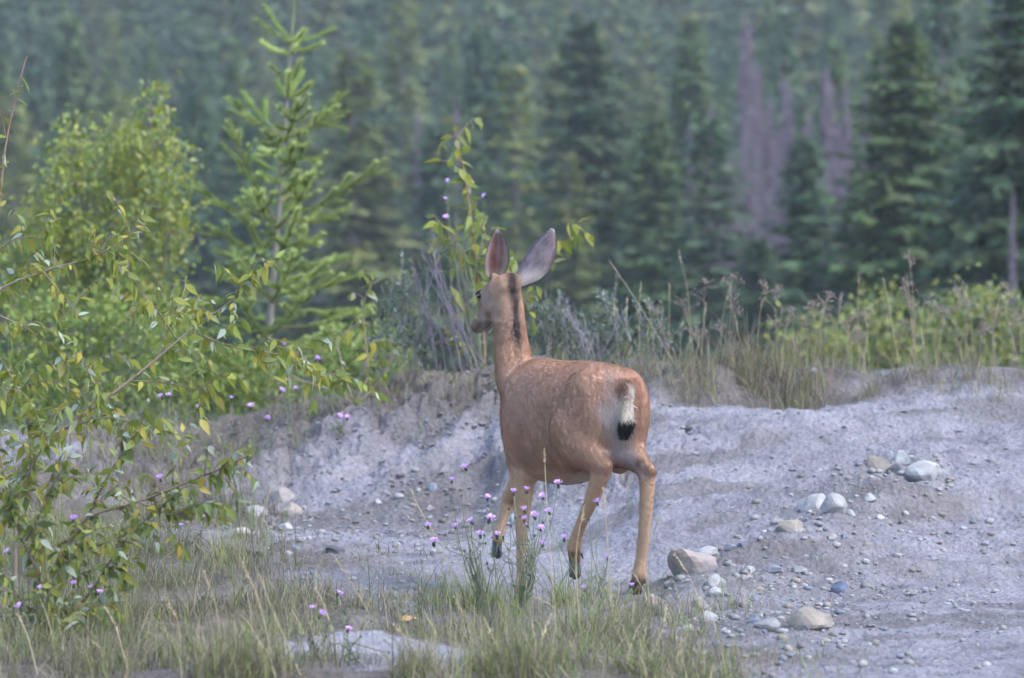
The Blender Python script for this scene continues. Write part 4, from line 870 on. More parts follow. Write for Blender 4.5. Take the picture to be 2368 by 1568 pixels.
leafy('cottonwood_sapling', r5, [([r5]+pts([(800, 880), (780, 800), (770, 760)], 25.6), .7), ([r5]+pts([(850, 860), (840, 740), (850, 670), (880, 645)], 25.6), .7), ([r5]+pts([(760, 900), (700, 880), (640, 850)], 25.5), .6), ([r5]+pts([(860, 900), (900, 840), (905, 780)], 25.7), .5)],
    .083, .05, 'low cottonwood sapling on the mound edge below the young fir', CW, 9, 200, twigs=.9, stemcol=(.24, .18, .13))
r6 = groot(-10, 20.6)
leafy('cottonwood_sapling', r6, [([r6]+pts([(-12, 900), (-8, 600), (2, 440), (14, 330), (33, 240), (54, 155), (62, 130)], 20.6), .75), (pts([(14, 330), (5, 270), (-8, 230)], 20.6), .4)],
    .085, .05, 'reddish upright stem with a few leaves at the left edge', CW, 10, 60, twigs=.12, twig_len=.1, stemcol=(.22, .12, .085), hang=.3, start=.66)
# ------------------------------------------------------------------ blurred leafy trees and shrubs beyond the crest
def leaf_mass(name, root, lobes, n, size, pal, label, group, seed, cat='shrub', stems=7, stemcol=(.22, .19, .17)):
    """lobes: (centre, radii) clumps; leaves fill them unevenly, stems reach each clump"""
    g = np.random.default_rng(seed); e = empty(name, root); ro = np.asarray(root, float)
    vol = np.array([np.prod(r)**.8 for c, r in lobes]); pk = g.choice(len(lobes), n, p=vol/vol.sum())
    C = np.array([l[0] for l in lobes])[pk]; Rr = np.array([l[1] for l in lobes])[pk]
    # leaves gather round random twig tips inside each clump
    tips = [[c+nrm(g.normal(0, 1, 3))*np.asarray(r)*g.random()**.45 for _ in range(int(10+70*np.prod(r)**.5))] for c, r in lobes]
    ctr = np.array([tips[k][g.integers(0, len(tips[k]))] for k in pk])
    P = ctr+g.normal(0, 1, (n, 3))*np.array([.055, .055, .075])*(size/.05)
    D = nrm(g.normal(0, .7, (n, 3))+np.array([0, 0, -.5])); S = nrm(np.cross(D, g.normal(0, 1, (n, 3)))); L = size*g.uniform(.6, 1.2, n)
    V = np.stack([P, P+D*(L*.45)[:, None]+S*(L*.26)[:, None], P+D*L[:, None], P+D*(L*.45)[:, None]-S*(L*.26)[:, None]], 1).reshape(-1, 3)
    col = np.asarray(pal)[g.integers(0, len(pal), n)]*g.uniform(.75, 1.25, (n, 1))
    o = link('crown', mk_mesh('crown', V-ro, np.arange(4*n).reshape(n, 4), np.repeat(col, 4, 0), False, [M_FOL]), e)
    sm = MB()
    for k, (c, r) in enumerate(lobes):
        tube(sm, spline([ro+np.array([g.normal(0, .06), g.normal(0, .06), 0]), (ro+c)/2+g.normal(0, .06, 3), c], 4), np.linspace(.02, .006, 9), 5, stemcol)
        for t in tips[k][:stems]: tube(sm, [c+(ro-c)*.25, (c+t)/2, t], [.008, .005, .002], 4, stemcol, cap=False)
    link('stems', sm.mesh('stems', [M_TWIG], True, ro), e); tag(e, label, cat, group); return e
YG = [(.27, .295, .045), (.22, .26, .045), (.31, .29, .055), (.16, .215, .045), (.25, .285, .11)]; GG = [(.17, .235, .045), (.20, .255, .045), (.13, .18, .045), (.23, .26, .055)]
GY = [(.235, .245, .05), (.19, .22, .05), (.26, .245, .065), (.15, .18, .05), (.21, .235, .10)]
def lb(L, d): return [(at2(u, v, d+dd), (ru*S2*K*d, ry, rv*S2*K*d)) for u, v, ru, rv, ry, dd in L]
def broot(u, d): x = at2(u, 0, d)[0]; return np.array([x, d, float(h_base(np.array([x]), np.array([d]))[0])-.05])
BX = 'leafy growth beyond the crest'
leaf_mass('birch_tree', broot(260, 33), lb([(350, 240, 35, 60, .3, 0), (330, 330, 90, 70, .4, 0), (400, 370, 50, 40, .3, .2), (150, 330, 60, 60, .35, .2), (200, 420, 110, 90, .5, 0), (330, 450, 110, 90, .5, -.2), (120, 520, 80, 80, .4, 0), (250, 560, 130, 90, .5, -.1), (390, 520, 70, 80, .4, 0), (160, 650, 110, 90, .5, 0), (330, 660, 120, 90, .5, -.2), (60, 620, 60, 80, .4, .1)], 33), 9000, .055, YG, 'yellow green leafy tree out of focus at left', BX, 3, 'tree')
leaf_mass('leafy_shrub', broot(140, 30.5), lb([(60, 740, 90, 70, .4, 0), (200, 760, 110, 80, .5, 0), (330, 780, 110, 80, .5, 0), (120, 860, 130, 80, .5, 0), (300, 880, 130, 80, .5, 0), (40, 900, 90, 80, .4, 0)], 30.5), 5200, .05, GG, 'green bush behind the long slanting branch at left', BX, 4)
leaf_mass('leafy_shrub', broot(500, 31), lb([(440, 830, 110, 70, .5, 0), (560, 870, 110, 70, .5, 0), (480, 930, 130, 60, .5, 0), (660, 900, 90, 60, .4, 0), (400, 760, 60, 60, .4, 0)], 31), 4200, .045, GG, 'green bush at the foot of the young fir', BX, 5)
leaf_mass('leafy_shrub', broot(860, 30), lb([(790, 850, 80, 60, .4, 0), (880, 840, 70, 60, .4, 0), (840, 800, 60, 60, .4, 0), (830, 900, 100, 50, .4, 0)], 30), 2600, .045, GG, 'green bush between the young fir and the bare twigs', BX, 6)
leaf_mass('leafy_shrub', broot(1880, 39), lb([(1840, 800, 60, 50, .3, 0), (1910, 780, 60, 45, .3, 0), (1960, 810, 40, 60, .3, 0), (1880, 850, 110, 50, .4, 0)], 39), 1300, .075, GY, 'blurred yellow green shrub beyond the crest, left of the three at right', BX, 7)
leaf_mass('leafy_shrub', broot(2060, 40), lb([(2000, 730, 30, 60, .25, 0), (2050, 720, 25, 50, .2, .2), (2060, 790, 60, 50, .3, 0), (2110, 830, 80, 60, .4, 0), (2030, 850, 60, 40, .3, 0), (2100, 760, 35, 25, .2, 0)], 40), 1300, .075, GY, 'blurred yellow green shrub with upright tips beyond the crest', BX, 8)
leaf_mass('leafy_shrub', broot(2260, 38), lb([(2200, 760, 70, 60, .4, 0), (2270, 730, 70, 60, .4, 0), (2350, 760, 60, 70, .4, 0), (2230, 830, 100, 70, .5, 0), (2340, 840, 80, 60, .4, 0)], 38), 1900, .07, GY, 'largest blurred green shrub beyond the crest at the right edge', BX, 9)
# grey green small-leaved bushes and bare twigs on the crest behind the doe
def bush(name, root, tips, n_leaf, size, pal, label, group, seed, stemcol, cat='shrub', bare=False, fork=5):
    g = np.random.default_rng(seed); e = empty(name, root); ro = np.asarray(root, float); fo_ = MB(); nl = max(1, n_leaf//max(1, len(tips)))
    for k, t in enumerate(tips):
        o = ro+np.array([g.normal(0, .10), g.normal(0, .08), -.02]); t = np.asarray(t); P = spline([o, (o*.55+t*.45)+g.normal(0, .03, 3), t], 6); st = MB()
        c = np.asarray(stemcol)*g.uniform(.75, 1.25); tube(st, P, np.linspace(.0048, .0016, len(P)), 5, c); paths = [P]
        for q in range(fork):
            s = g.uniform(.3, .95); i = int(s*(len(P)-1)); o2 = P[i]; T = nrm(P[-1]-P[0]); dv = nrm(T+g.normal(0, .35, 3)); ln = g.uniform(.08, .28)*(1.2-s)+.05; W = spline([o2, o2+dv*ln*.5+np.array([0, 0, .01]), o2+dv*ln+np.array([0, 0, .03])], 3)
            tube(st, W, np.linspace(.0026, .0011, len(W)), 4, c*g.uniform(.9, 1.2), cap=False); paths.append(W)
        link('stem', st.mesh('stem', [M_TWIG], True, ro), e)
        if bare: continue
        for q in range(nl):
            W = paths[g.integers(0, len(paths))]; s = g.uniform(.15 if W is not P else .3, 1)*(len(W)-1); i = min(int(s), len(W)-2); p = W[i]+(W[i+1]-W[i])*(s-i)
            dv = nrm(nrm(W[-1]-W[0])*.6+g.normal(0, .6, 3)); V, F = LEAFS[g.integers(0, len(LEAFS))]; F3 = frame(dv, g.uniform(-3, 3)); fo_.add(p+(V*size*g.uniform(.6, 1.25))@F3.T, F, None, leafcol(g, pal))
    if fo_.n:
        o = link('foliage', fo_.mesh('foliage', [M_FOL], True, ro), e); o['kind'] = 'stuff'
    tag(e, label, cat, group); return e
GRN = [(.11, .145, .075), (.085, .12, .06), (.14, .17, .08), (.17, .20, .15), (.12, .135, .07), (.23, .265, .22)]; STM = (.20, .175, .18)
def tips(L, d, g): return [at2(u, v, d+g.uniform(-.25, .25)) for u, v in L]
g = np.random.default_rng(5); GB = 'small leaved bushes on the crest'
bush('small_leaved_bush', groot(940, 26.3), tips([(880, 660), (905, 640), (930, 620), (870, 720), (950, 650), (980, 700), (900, 740), (1010, 720), (930, 760), (860, 780), (990, 640), (1030, 780)], 26.3, g), 950, .036, GRN, 'grey green small leaved bush left of the bare twigs on the mound', GB, 11, STM)
bush('small_leaved_bush', groot(1290, 26.6), tips([(1230, 690), (1260, 670), (1285, 700), (1310, 690), (1250, 740), (1330, 720), (1215, 740), (1340, 760), (1280, 760)], 26.6, g), 800, .036, GRN, 'grey green bush just right of the doe neck', GB, 12, STM)
bush('small_leaved_bush', groot(1400, 26.5), tips([(1385, 672), (1395, 690), (1360, 740), (1410, 730), (1430, 760), (1450, 740), (1380, 780), (1340, 790), (1470, 790)], 26.5, g), 760, .038, GRN, 'bush with one tall leafy tip behind the doe back', GB, 13, STM)
bush('small_leaved_bush', groot(1510, 26.6), tips([(1480, 720), (1500, 700), (1525, 740), (1545, 770), (1490, 760), (1460, 780), (1540, 800)], 26.6, g), 480, .036, GRN, 'rightmost small leaved bush behind the doe rump', GB, 14, STM)
bush('bare_twig_bush', groot(1075, 26.0), tips([(950, 590), (962, 600), (975, 585), (985, 570), (993, 610), (1000, 540), (1010, 620), (1020, 660), (945, 640), (970, 650), (1030, 700), (990, 560), (1040, 640), (960, 700), (980, 730)], 26.0, g), 0, .03, GRN, 'bare purple grey dead twigs leaning left behind the doe', None, 15, (.135, .112, .13), bare=True, fork=3)
bush('bare_twig_bush', groot(1340, 26.2), tips([(1270, 700), (1290, 690), (1300, 720), (1335, 740), (1325, 700), (1355, 760), (1420, 690), (1440, 720)], 26.2, g), 0, .03, GRN, 'pale bare twigs standing above the doe back', None, 16, (.16, .14, .155), bare=True, fork=4)
# ------------------------------------------------------------------ grass
def blades(mb, P, h, w, a, lean, col, g):
    """curved blades: four cross-edges, leaning outwards along angle a"""
    n = len(P); D = np.stack([np.cos(a), np.sin(a), 0*a], 1); t2 = a+1.57+g.normal(0, .6, n); S = np.stack([np.cos(t2), np.sin(t2), 0*a], 1)*(w/2)[:, None]; Z = np.array([0, 0, 1.])
    L = []
    for s, ww in ((0, 1), (.4, .85), (.75, .6), (1, 0)):
        x = lean*s**1.7; z = s*(1-.32*np.clip(lean, 0, 1.6)*s)
        c = P+D*(x*h)[:, None]+Z*(z*h)[:, None]
        L += [c-S*ww, c+S*ww] if ww else [c]
    V = np.stack(L, 1).reshape(-1, 3); b = np.arange(n)[:, None]*7
    mb.add(V, b+np.array([[4, 5, 6]]), np.concatenate([b+np.array([[0, 1, 3, 2]]), b+np.array([[2, 3, 5, 4]])]), np.repeat(col, 7, 0))
GC = {'green': [(.17, .21, .05), (.21, .24, .055), (.145, .18, .05)], 'straw': [(.34, .28, .17), (.29, .235, .14), (.25, .21, .14)], 'dull': [(.18, .18, .085), (.21, .195, .10), (.15, .145, .08)], 'dead': [(.125, .10, .082), (.16, .128, .10), (.10, .082, .07)]}
SLAB = G2(880, 1490)
def grass(name, label, spec, seed, thr=.02, num=1.0):
    """spec rows: u, v [2367], spread x, spread y (m), count, height, mix of kinds"""
    g = np.random.default_rng(seed); mb = MB()
    for u, v, sx, sy, n, h, mix in spec:
        c = G2(u, v) if v is not None else None
        # blades come in tufts and arch outwards from them
        n = int(n*num*.8); nt = max(3, n//12); tx = c[0]+g.normal(0, sx, nt); ty = c[1]+g.normal(0, sy, nt); k = g.integers(0, nt, n); ts = g.uniform(.4, 1.3, nt)
        ox, oy = g.normal(0, .022, n), g.normal(0, .022, n); loose = g.random(n) < .45; x = tx[k]+np.where(loose, g.normal(0, .12, n), ox); y = ty[k]+np.where(loose, g.normal(0, .15, n), oy); P = np.stack([x, y, H(x, y)-.005], 1)
        keep = fbm2(x/.30, y/.55, 3, 91)+.35*g.normal(0, .3, n) > thr; keep &= np.hypot((x-SLAB[0])/.40, (y-SLAB[1])/.42) > 1+.5*g.normal(0, .3, n); keep &= ~((np.abs(x-FEET[0][0]) < .13) & (y > FEET[0][1]-.75) & (y < FEET[0][1]+.1)); P = P[keep]; k = k[keep]; ox, oy = ox[keep], oy[keep]; n = len(P)
        names = list(mix); pr = np.array([mix[q] for q in names], float); pr /= pr.sum(); tk = g.choice(len(names), nt, p=pr); own = g.choice(len(names), n, p=pr); kk = np.where(g.random(n) < .5, tk[k], own)
        col = np.zeros((n, 3))
        for i, q in enumerate(names): cc = np.asarray(GC[q]); col = np.where((kk == i)[:, None], cc[g.integers(0, 3, n)], col)
        hh = 1.12*h*ts[k]*np.clip(g.gamma(2.4, .30, n), .12, 2.0); ang = np.arctan2(oy, ox)+g.normal(0, .7, n)
        blades(mb, P, hh, .0033*g.uniform(.6, 1.4, n), ang, np.clip(g.gamma(2.2, .28, n), .05, 1.9), col*g.uniform(.7, 1.3, (n, 1)), g)
    o = link(name, mb.mesh(name, [M_GRASS])); tag(o, label, kind='stuff'); return o
A = {'green': 2.2, 'dull': 2.3, 'straw': 2.9, 'dead': 1.9}; B = {'green': 1.0, 'dull': 2.3, 'straw': 2.2, 'dead': 2.6}; Cg = {'dull': 1.6, 'straw': 3, 'dead': 1.4, 'green': .5}; Dg = {'dead': 4, 'dull': 1.2, 'straw': .6}
grass('grass', 'thin green and straw grass across the foreground', [(1200, 1520, .25, .28, 2600, .12, A), (1350, 1480, .25, .3, 5200, .13, A), (1420, 1420, .22, .25, 2600, .11, A), (1500, 1500, .2, .3, 2600, .11, B), (1600, 1540, .12, .15, 700, .09, B), (1280, 1440, .15, .2, 1500, .12, A), (1100, 1540, .3, .12, 2200, .13, A), (900, 1555, .4, .1, 1800, .13, A),
    (640, 1530, .35, .2, 1800, .13, A), (500, 1450, .4, .35, 3600, .12, A), (560, 1380, .3, .3, 2200, .10, B), (420, 1360, .3, .35, 2200, .11, A), (450, 1270, .25, .35, 1800, .10, A), (530, 1300, .12, .25, 900, .12, A), (300, 1500, .4, .3, 2800, .13, A), (150, 1480, .4, .4, 2600, .13, A), (60, 1420, .3, .4, 1600, .13, A), (700, 1430, .3, .25, 1100, .09, B), (830, 1370, .2, .25, 700, .08, B), (1000, 1340, .15, .15, 260, .07, Cg), (620, 1260, .3, .3, 500, .07, Cg), (1120, 1420, .2, .2, 800, .11, A), (350, 1180, .35, .5, 900, .09, B), (780, 1500, .25, .15, 700, .1, A), (80, 1590, .5, .2, 3200, .15, A), (350, 1590, .4, .2, 3000, .15, A), (600, 1585, .3, .15, 1800, .14, A), (850, 1590, .3, .12, 1600, .15, A), (1100, 1590, .3, .12, 1800, .14, A), (1350, 1590, .3, .15, 1600, .13, A), (120, 1560, .5, .15, 2600, .14, A), (100, 1300, .35, .8, 2600, .13, A), (260, 1240, .4, .8, 2000, .11, A), (60, 1180, .4, .8, 1800, .12, A), (420, 1120, .3, .6, 1100, .09, B), (200, 1080, .4, .8, 1500, .11, B), (350, 1300, .3, .5, 1600, .11, A), (250, 1420, .4, .4, 2200, .12, B), (420, 1562, .4, .12, 2600, .14, A), (620, 1562, .25, .12, 1500, .13, A), (1000, 1562, .3, .1, 1800, .14, A), (1250, 1560, .3, .12, 2200, .14, A), (1480, 1560, .2, .12, 1200, .12, B)], 21)
grass('grass', 'dry tufted grass along the crest of the clay mound', [(1620, 862, .25, .18, 1500, .15, Cg), (1700, 866, .25, .18, 1900, .17, Cg), (1780, 872, .25, .18, 1500, .14, Cg), (1560, 858, .18, .16, 900, .13, B), (1860, 876, .3, .18, 1500, .14, Cg), (1960, 878, .3, .18, 1600, .16, Cg), (2070, 878, .3, .18, 1500, .15, B), (2180, 876, .3, .18, 1500, .16, Cg), (2300, 874, .3, .18, 1700, .16, B), (1460, 855, .2, .16, 700, .12, B), (1340, 855, .25, .16, 600, .12, B),
    (1000, 885, .3, .2, 700, .08, B), (860, 915, .25, .2, 900, .10, B), (740, 950, .25, .25, 1100, .11, B), (620, 985, .3, .3, 1300, .12, B), (480, 1000, .3, .3, 1300, .13, A), (350, 1010, .3, .3, 1200, .13, A), (200, 1020, .4, .3, 1200, .13, A), (1100, 872, .2, .15, 500, .09, B)], 22, -.08, .6)
grass('dead_grass', 'matted brown dead grass hanging over the crest lip', [(1690, 880, .22, .12, 1300, .07, Dg), (1780, 892, .25, .12, 1300, .07, Dg), (1850, 895, .2, .12, 700, .06, Dg), (1600, 900, .1, .1, 240, .07, Dg), (1880, 935, .05, .05, 120, .07, Dg), (2100, 905, .06, .06, 120, .07, Dg), (510, 1180, .16, .18, 900, .12, Dg), (460, 1230, .2, .2, 700, .09, Dg), (560, 1250, .15, .15, 400, .06, Dg), (650, 990, .2, .15, 500, .07, Dg), (1150, 1230, .06, .08, 200, .10, Dg), (320, 1420, .3, .3, 1500, .09, Dg), (450, 1370, .3, .3, 1400, .08, Dg), (150, 1400, .4, .4, 2600, .11, Dg), (100, 1300, .35, .6, 1800, .12, Dg), (300, 1500, .4, .3, 1500, .09, Dg), (600, 1420, .35, .3, 1100, .07, Dg), (300, 1300, .35, .5, 1300, .09, Dg), (700, 1290, .3, .3, 500, .05, Dg), (2270, 880, .12, .1, 300, .07, Dg), (2200, 885, .1, .1, 220, .07, Dg)], 23)
grass('weedy_leaves', 'fine grey green weed foliage round the foreground flowers', [(1200, 1400, .14, .12, 700, .20, {'green': 3, 'dull': 1}), (1120, 1400, .10, .12, 350, .17, {'green': 3, 'dull': 1}), (1290, 1400, .10, .12, 350, .16, {'green': 3, 'dull': 1}), (250, 1370, .2, .2, 900, .15, {'green': 3, 'dull': 1}), (80, 1400, .2, .2, 900, .18, {'green': 3, 'dull': 1}), (40, 1300, .25, .6, 1500, .20, {'green': 3, 'dull': 2}), (200, 1290, .3, .6, 1300, .17, {'green': 3, 'dull': 2}), (380, 1250, .2, .4, 700, .14, {'green': 2, 'dull': 2}), (120, 1480, .3, .3, 1200, .17, {'green': 3, 'dull': 2}), (420, 1390, .3, .3, 700, .13, {'green': 3, 'dull': 2})], 24)

grass('grass', 'grass fringe along the bottom edge of the picture', [(u, 1566, .22, .16, 600, .11, A) for u in (20, 160, 300, 440, 1150, 1300, 1450)]+[(u, 1545, .2, .2, 700, .12, A) for u in (80, 240, 400, 560)], 25, -.25)

# ------------------------------------------------------------------ knapweed
def flower_mesh():
    g = np.random.default_rng(2); mb = MB(); V, F = ICO1
    mb.add(V*np.array([.0075, .0075, .011])+np.array([0, 0, -.010]), F, None, (.055, .06, .045)); nf = len(F); n = 26; k = 0
    for q in range(n):
        a = q*6.283/n+g.normal(0, .1); el = g.uniform(.15, 1.1); L = g.uniform(.016, .026); d = np.array([math.cos(a)*math.cos(el), math.sin(a)*math.cos(el), math.sin(el)]); s = np.array([-math.sin(a), math.cos(a), 0])*.0034
        c = np.array([.74, .45, .86])*g.uniform(.75, 1.25); mb.add([np.zeros(3), d*L*.7+s, d*L, d*L*.7-s], None, [(0, 1, 2, 3)], c)
    return mb.mesh('flower_head', [M_FLOWER])
FLW = flower_mesh()
def knapweed(base, heads, label, seed, d=None, dry=0, n_extra=4):
    """base (u, v) on the ground, heads (u, v); [2367 px]"""
    g = np.random.default_rng(seed); b = G2(*base) if d is None else groot(base[0], d); e = empty('knapweed', b); st = MB(); fork = None
    tops = []
    for u, v in heads:
        t = at2(u, v, b[1]+g.uniform(-.12, .12)); tops.append(t)
    allt = list(tops); ctr = np.mean(tops, 0)
    for q in range(n_extra): k = tops[g.integers(0, len(tops))]; allt.append(k+np.array([g.normal(0, .07), g.normal(0, .05), -g.uniform(.02, .12)]))
    for i, t in enumerate(allt):
        o = b+np.array([g.normal(0, .02), g.normal(0, .02), -.01]); mid = b+(ctr-b)*g.uniform(.3, .75)+g.normal(0, .03, 3)*np.array([1, 1, .3]); P = spline([o, (o+mid)/2+g.normal(0, .01, 3), mid, (mid+t)/2+np.array([(t[0]-mid[0])*.2, 0, -.01]), t], 4)
        c = np.array([.15, .17, .09])*g.uniform(.8, 1.2) if i < len(tops) else np.array([.13, .12, .09]); tube(st, P, np.linspace(.0026, .0012, len(P)), 4, c)
        for q in range(7):
            s = g.uniform(.1, .9)*(len(P)-1); k = min(int(s), len(P)-2); p = P[k]+(P[k+1]-P[k])*(s-k); dv = nrm(g.normal(0, .6, 3)+np.array([0, 0, .6])); L = g.uniform(.015, .05)*(1.3-s/len(P)); F3 = frame(dv, g.uniform(0, 6)); V, F = LEAFS[5]; st.add(p+(V*np.array([L, L*.5, L]))@F3.T, F, None, np.array([.13, .16, .085])*g.uniform(.8, 1.2))
        if i >= len(tops) or dry:
            V, F = ICO1; st.add(t+V*np.array([.005, .005, .0075]), F, None, (.06, .055, .05))
        else:
            f = link('flower_head', FLW, e); f.location = tuple(t-b); f.rotation_euler = (g.normal(-.25, .35), g.normal(0, .35), g.uniform(0, 6)); f.scale = (g.uniform(.65, 1.2),)*3
    link('stems', st.mesh('stems', [M_TWIG], False, b), e); tag(e, label, 'wildflower', 'purple knapweed'); return e
knapweed((1205, 1425), [(1128, 1150), (1188, 1137), (1218, 1132), (1253, 1148), (1268, 1182), (1212, 1178), (1235, 1192), (1212, 1200), (1217, 1214), (1250, 1220), (1150, 1237), (1255, 1257), (1290, 1118), (1305, 1243)], 'large purple flowered weed in front of the doe forelegs', 1, n_extra=10)
knapweed((1120, 1420), [(1075, 1080), (1045, 1110), (1133, 1200), (1088, 1205), (1052, 1217), (1110, 1235), (990, 1215), (1003, 1252)], 'purple flowered weed left of the doe forelegs', 2, n_extra=7)
knapweed((1390, 1440), [(1405, 1288), (1348, 1360), (1380, 1160)], 'sparse purple flowers between the doe hind legs', 3)
knapweed((1455, 1440), [(1462, 1353)], 'single purple flower in front of the planted hind hoof', 4, n_extra=2)
knapweed((690, 960), [(655, 795), (650, 903), (683, 898)], 'purple flowers on the mound shoulder below the young fir', 5, d=25.2)
knapweed((790, 950), [(733, 830)], 'lone tall purple flower right of the young fir trunk', 6, d=25.4, n_extra=2)
knapweed((560, 1010), [(535, 920), (457, 942), (580, 940)], 'three purple flowers at the left foot of the mound shoulder', 7, d=24)
knapweed((625, 1040), [(618, 968)], 'low purple flower above the dark clod strip, left mound', 8, n_extra=1)
knapweed((400, 1030), [(390, 915), (372, 917)], 'pair of purple flowers behind the slanting branch', 9, d=22.5)
knapweed((795, 1005), [(785, 962), (803, 965), (790, 975)], 'tiny cluster of purple flowers on the mound face', 10, n_extra=1)
knapweed((330, 1300), [(305, 1140), (370, 1105), (430, 1153)], 'purple flowers among the lower shrub leaves, upper three', 11)
knapweed((450, 1290), [(470, 1195), (418, 1215)], 'two purple flowers beside the dark twiggy clump', 12)
knapweed((150, 1400), [(170, 1200)], 'single purple flower deep in the low shrub', 13)
knapweed((180, 1480), [(125, 1312), (170, 1350), (210, 1358), (230, 1370), (97, 1360)], 'row of purple flowers at lower left below the shrub', 14)
knapweed((70, 1530), [(45, 1403), (18, 1275)], 'two purple flowers at the lower left edge', 15)
knapweed((800, 1450), [(783, 1372)], 'purple flower on short stem left of the clay patch', 16, n_extra=2)
knapweed((735, 1520), [(722, 1405), (743, 1420)], 'pair of purple flowers on a dark stem, lower centre left', 17, n_extra=5)
knapweed((815, 1540), [(805, 1455)], 'purple flower above the pale clay patch', 18, n_extra=3)
knapweed((1110, 870), [(1035, 417), (1030, 460), (1120, 453), (1030, 503)], 'tall purple flowered weed beside the sapling behind the doe', 19, d=26.0, n_extra=6)

# ------------------------------------------------------------------ dry seed stalks
def seed_stalk(kind, base, head, d, label, group, seed, col=(.24, .18, .13), name='dry_stalk'):
    g = np.random.default_rng(seed); b = groot(base, d) if np.ndim(base) == 0 else G2(*base); t = at2(head[0], head[1], b[1]+g.uniform(-.08, .08)) if len(head) == 2 else None
    e = empty(name, b); st = MB(); hd = MB(); bend = head[2] if len(head) > 2 else 0
    if len(head) > 2: t = at2(head[0], head[1], b[1])
    o = b+np.array([0, 0, -.02]); P = spline([o, o+(t-o)*.6+np.array([-bend*.4*0+g.normal(0, .012), 0, .02+abs(bend)*.3]), t], 6); tube(st, P, np.linspace(.0022, .0013, len(P)), 5, np.asarray(col)*g.uniform(.85, 1.2))
    T = nrm(P[-1]-P[-2]); V, F = ICO1
    if kind == 'umbel':
        for q in range(int(g.integers(6, 11))):
            dv = nrm(np.array([g.normal(0, .8), g.normal(0, .5), g.uniform(.1, 1.1)])); L = g.uniform(.015, .048); s0 = t-T*g.uniform(0, .05); en = s0+dv*L; tube(hd, [s0, (s0+en)/2, en], [.0018, .0015, .0012], 3, col, cap=False)
            for r_ in range(4): c = en+g.normal(0, .0075, 3); hd.add(c+V*np.array([.0038, .0038, .005])*g.uniform(.7, 1.3), F, None, np.array([.19, .15, .13])*g.uniform(.7, 1.4))
        HD2 = []
        for q in range(3):
            h2 = MB(); HD2.append(h2)
            s = g.uniform(.55, .9); k = int(s*(len(P)-1)); dv = nrm(np.array([g.normal(0, .7), g.normal(0, .4), .8])); en = P[k]+dv*g.uniform(.04, .10); tube(st, [P[k], (P[k]+en)/2+np.array([0, 0, .008]), en], [.002, .0016, .0014], 3, col, cap=False)
            for r_ in range(6): c = en+g.normal(0, .010, 3); h2.add(c+V*np.array([.0036, .0036, .0048])*g.uniform(.7, 1.3), F, None, np.array([.20, .16, .135])*g.uniform(.7, 1.4))
    elif kind == 'spike':
        n = 20; SL = g.uniform(.06, .11)
        for q in range(n):
            s = q/n; p = t-T*SL*(1-s); dv = nrm(T+g.normal(0, .25, 3)); L = .018*(1.1-.7*abs(s-.4)); sd = nrm(np.cross(dv, g.normal(0, 1, 3)))*.0026; hd.add([p, p+dv*L*.5+sd, p+dv*L, p+dv*L*.5-sd], None, [(0, 1, 2, 3)], np.array([.40, .31, .20])*g.uniform(.75, 1.25))
    else:
        for q in range(18): a = q*6.283/18; dv = np.array([math.cos(a)*.8, math.sin(a)*.5, .5]); sd = np.array([-math.sin(a), math.cos(a), 0])*.004; hd.add([t, t+dv*.012+sd, t+dv*.022, t+dv*.012-sd], None, [(0, 1, 2, 3)], (.62, .45, .02))
    if kind == 'umbel':
        for h2 in HD2: link('seed_head', h2.mesh('seed_head', [M_DRY], False, b), e)
    link('stalk', st.mesh('stalk', [M_DRY], False, b), e); link('seed_head' if kind != 'flower' else 'flower_head', hd.mesh('seed_head', [M_DRY if kind != 'flower' else M_FLOWER], False, b), e)
    tag(e, label, 'flower' if kind == 'flower' else 'dry stalk', group); return e
SG = 'dry seed stalks on the crest'; LU = 'brown seed topped stalk standing in grass along the crest'; LS = 'straw coloured grass spike standing along the crest'
UMB = [(1650, 1575, 690), (1640, 1630, 650), (1680, 1692, 640), (1690, 1690, 692), (1750, 1777, 660), (1800, 1825, 712), (1880, 1880, 702), (1900, 1915, 682), (1920, 1945, 690), (1950, 1962, 742), (1990, 2000, 722), (1870, 1860, 748), (1840, 1842, 792), (2125, 2100, 655), (2120, 2110, 702), (2180, 2137, 692), (2230, 2220, 668), (2235, 2240, 690), (2160, 2190, 712), (2367, 2322, 662), (2360, 2352, 722), (2340, 2340, 745), (1560, 1512, 712), (1800, 1790, 668), (1600, 1608, 770), (1700, 1660, 760), (2010, 1975, 775), (2260, 2290, 760), (2060, 2090, 745), (1890, 1900, 720), (1780, 1800, 745), (2310, 2300, 720)]
ORD = ['first', 'second', 'third', 'fourth', 'fifth', 'sixth', 'seventh', 'eighth', 'ninth', 'tenth', 'eleventh', 'twelfth', 'thirteenth', 'fourteenth', 'fifteenth', 'sixteenth', 'seventeenth', 'eighteenth', 'nineteenth', 'twentieth']; TENS = ['twenty ', 'thirty ']
def nth(k, n, what, where):
    '''place counted from the nearer end of the row'''
    j, side = (k, 'left') if k < n/2 else (n-1-k, 'right')
    return f'{what}, {ORD[j]} from the {side} {where}'
UMB.sort(key=lambda q: q[1])
for i, (b, u, v) in enumerate(UMB): seed_stalk('umbel', b, (u, v), 26.0+.3*math.sin(i*2.3), nth(i, len(UMB), 'short brown seed topped stalk', 'along the crest'), SG, 100+i)
seed_stalk('umbel', 2118, (2100, 588), 26.0, 'tallest brown seed stalk, forked, on the crest at right', SG, 150)
SPK = [(1600, 1570, 582), (1545, 1547, 658), (1480, 1482, 652), (1455, 1450, 690), (1990, 1985, 632), (1665, 1690, 660), (1620, 1632, 700), (2260, 2232, 655), (2300, 2310, 690), (1520, 1500, 690), (1435, 1420, 700), (1740, 1700, 730), (2150, 2130, 760)]
SPK.sort(key=lambda q: q[1])
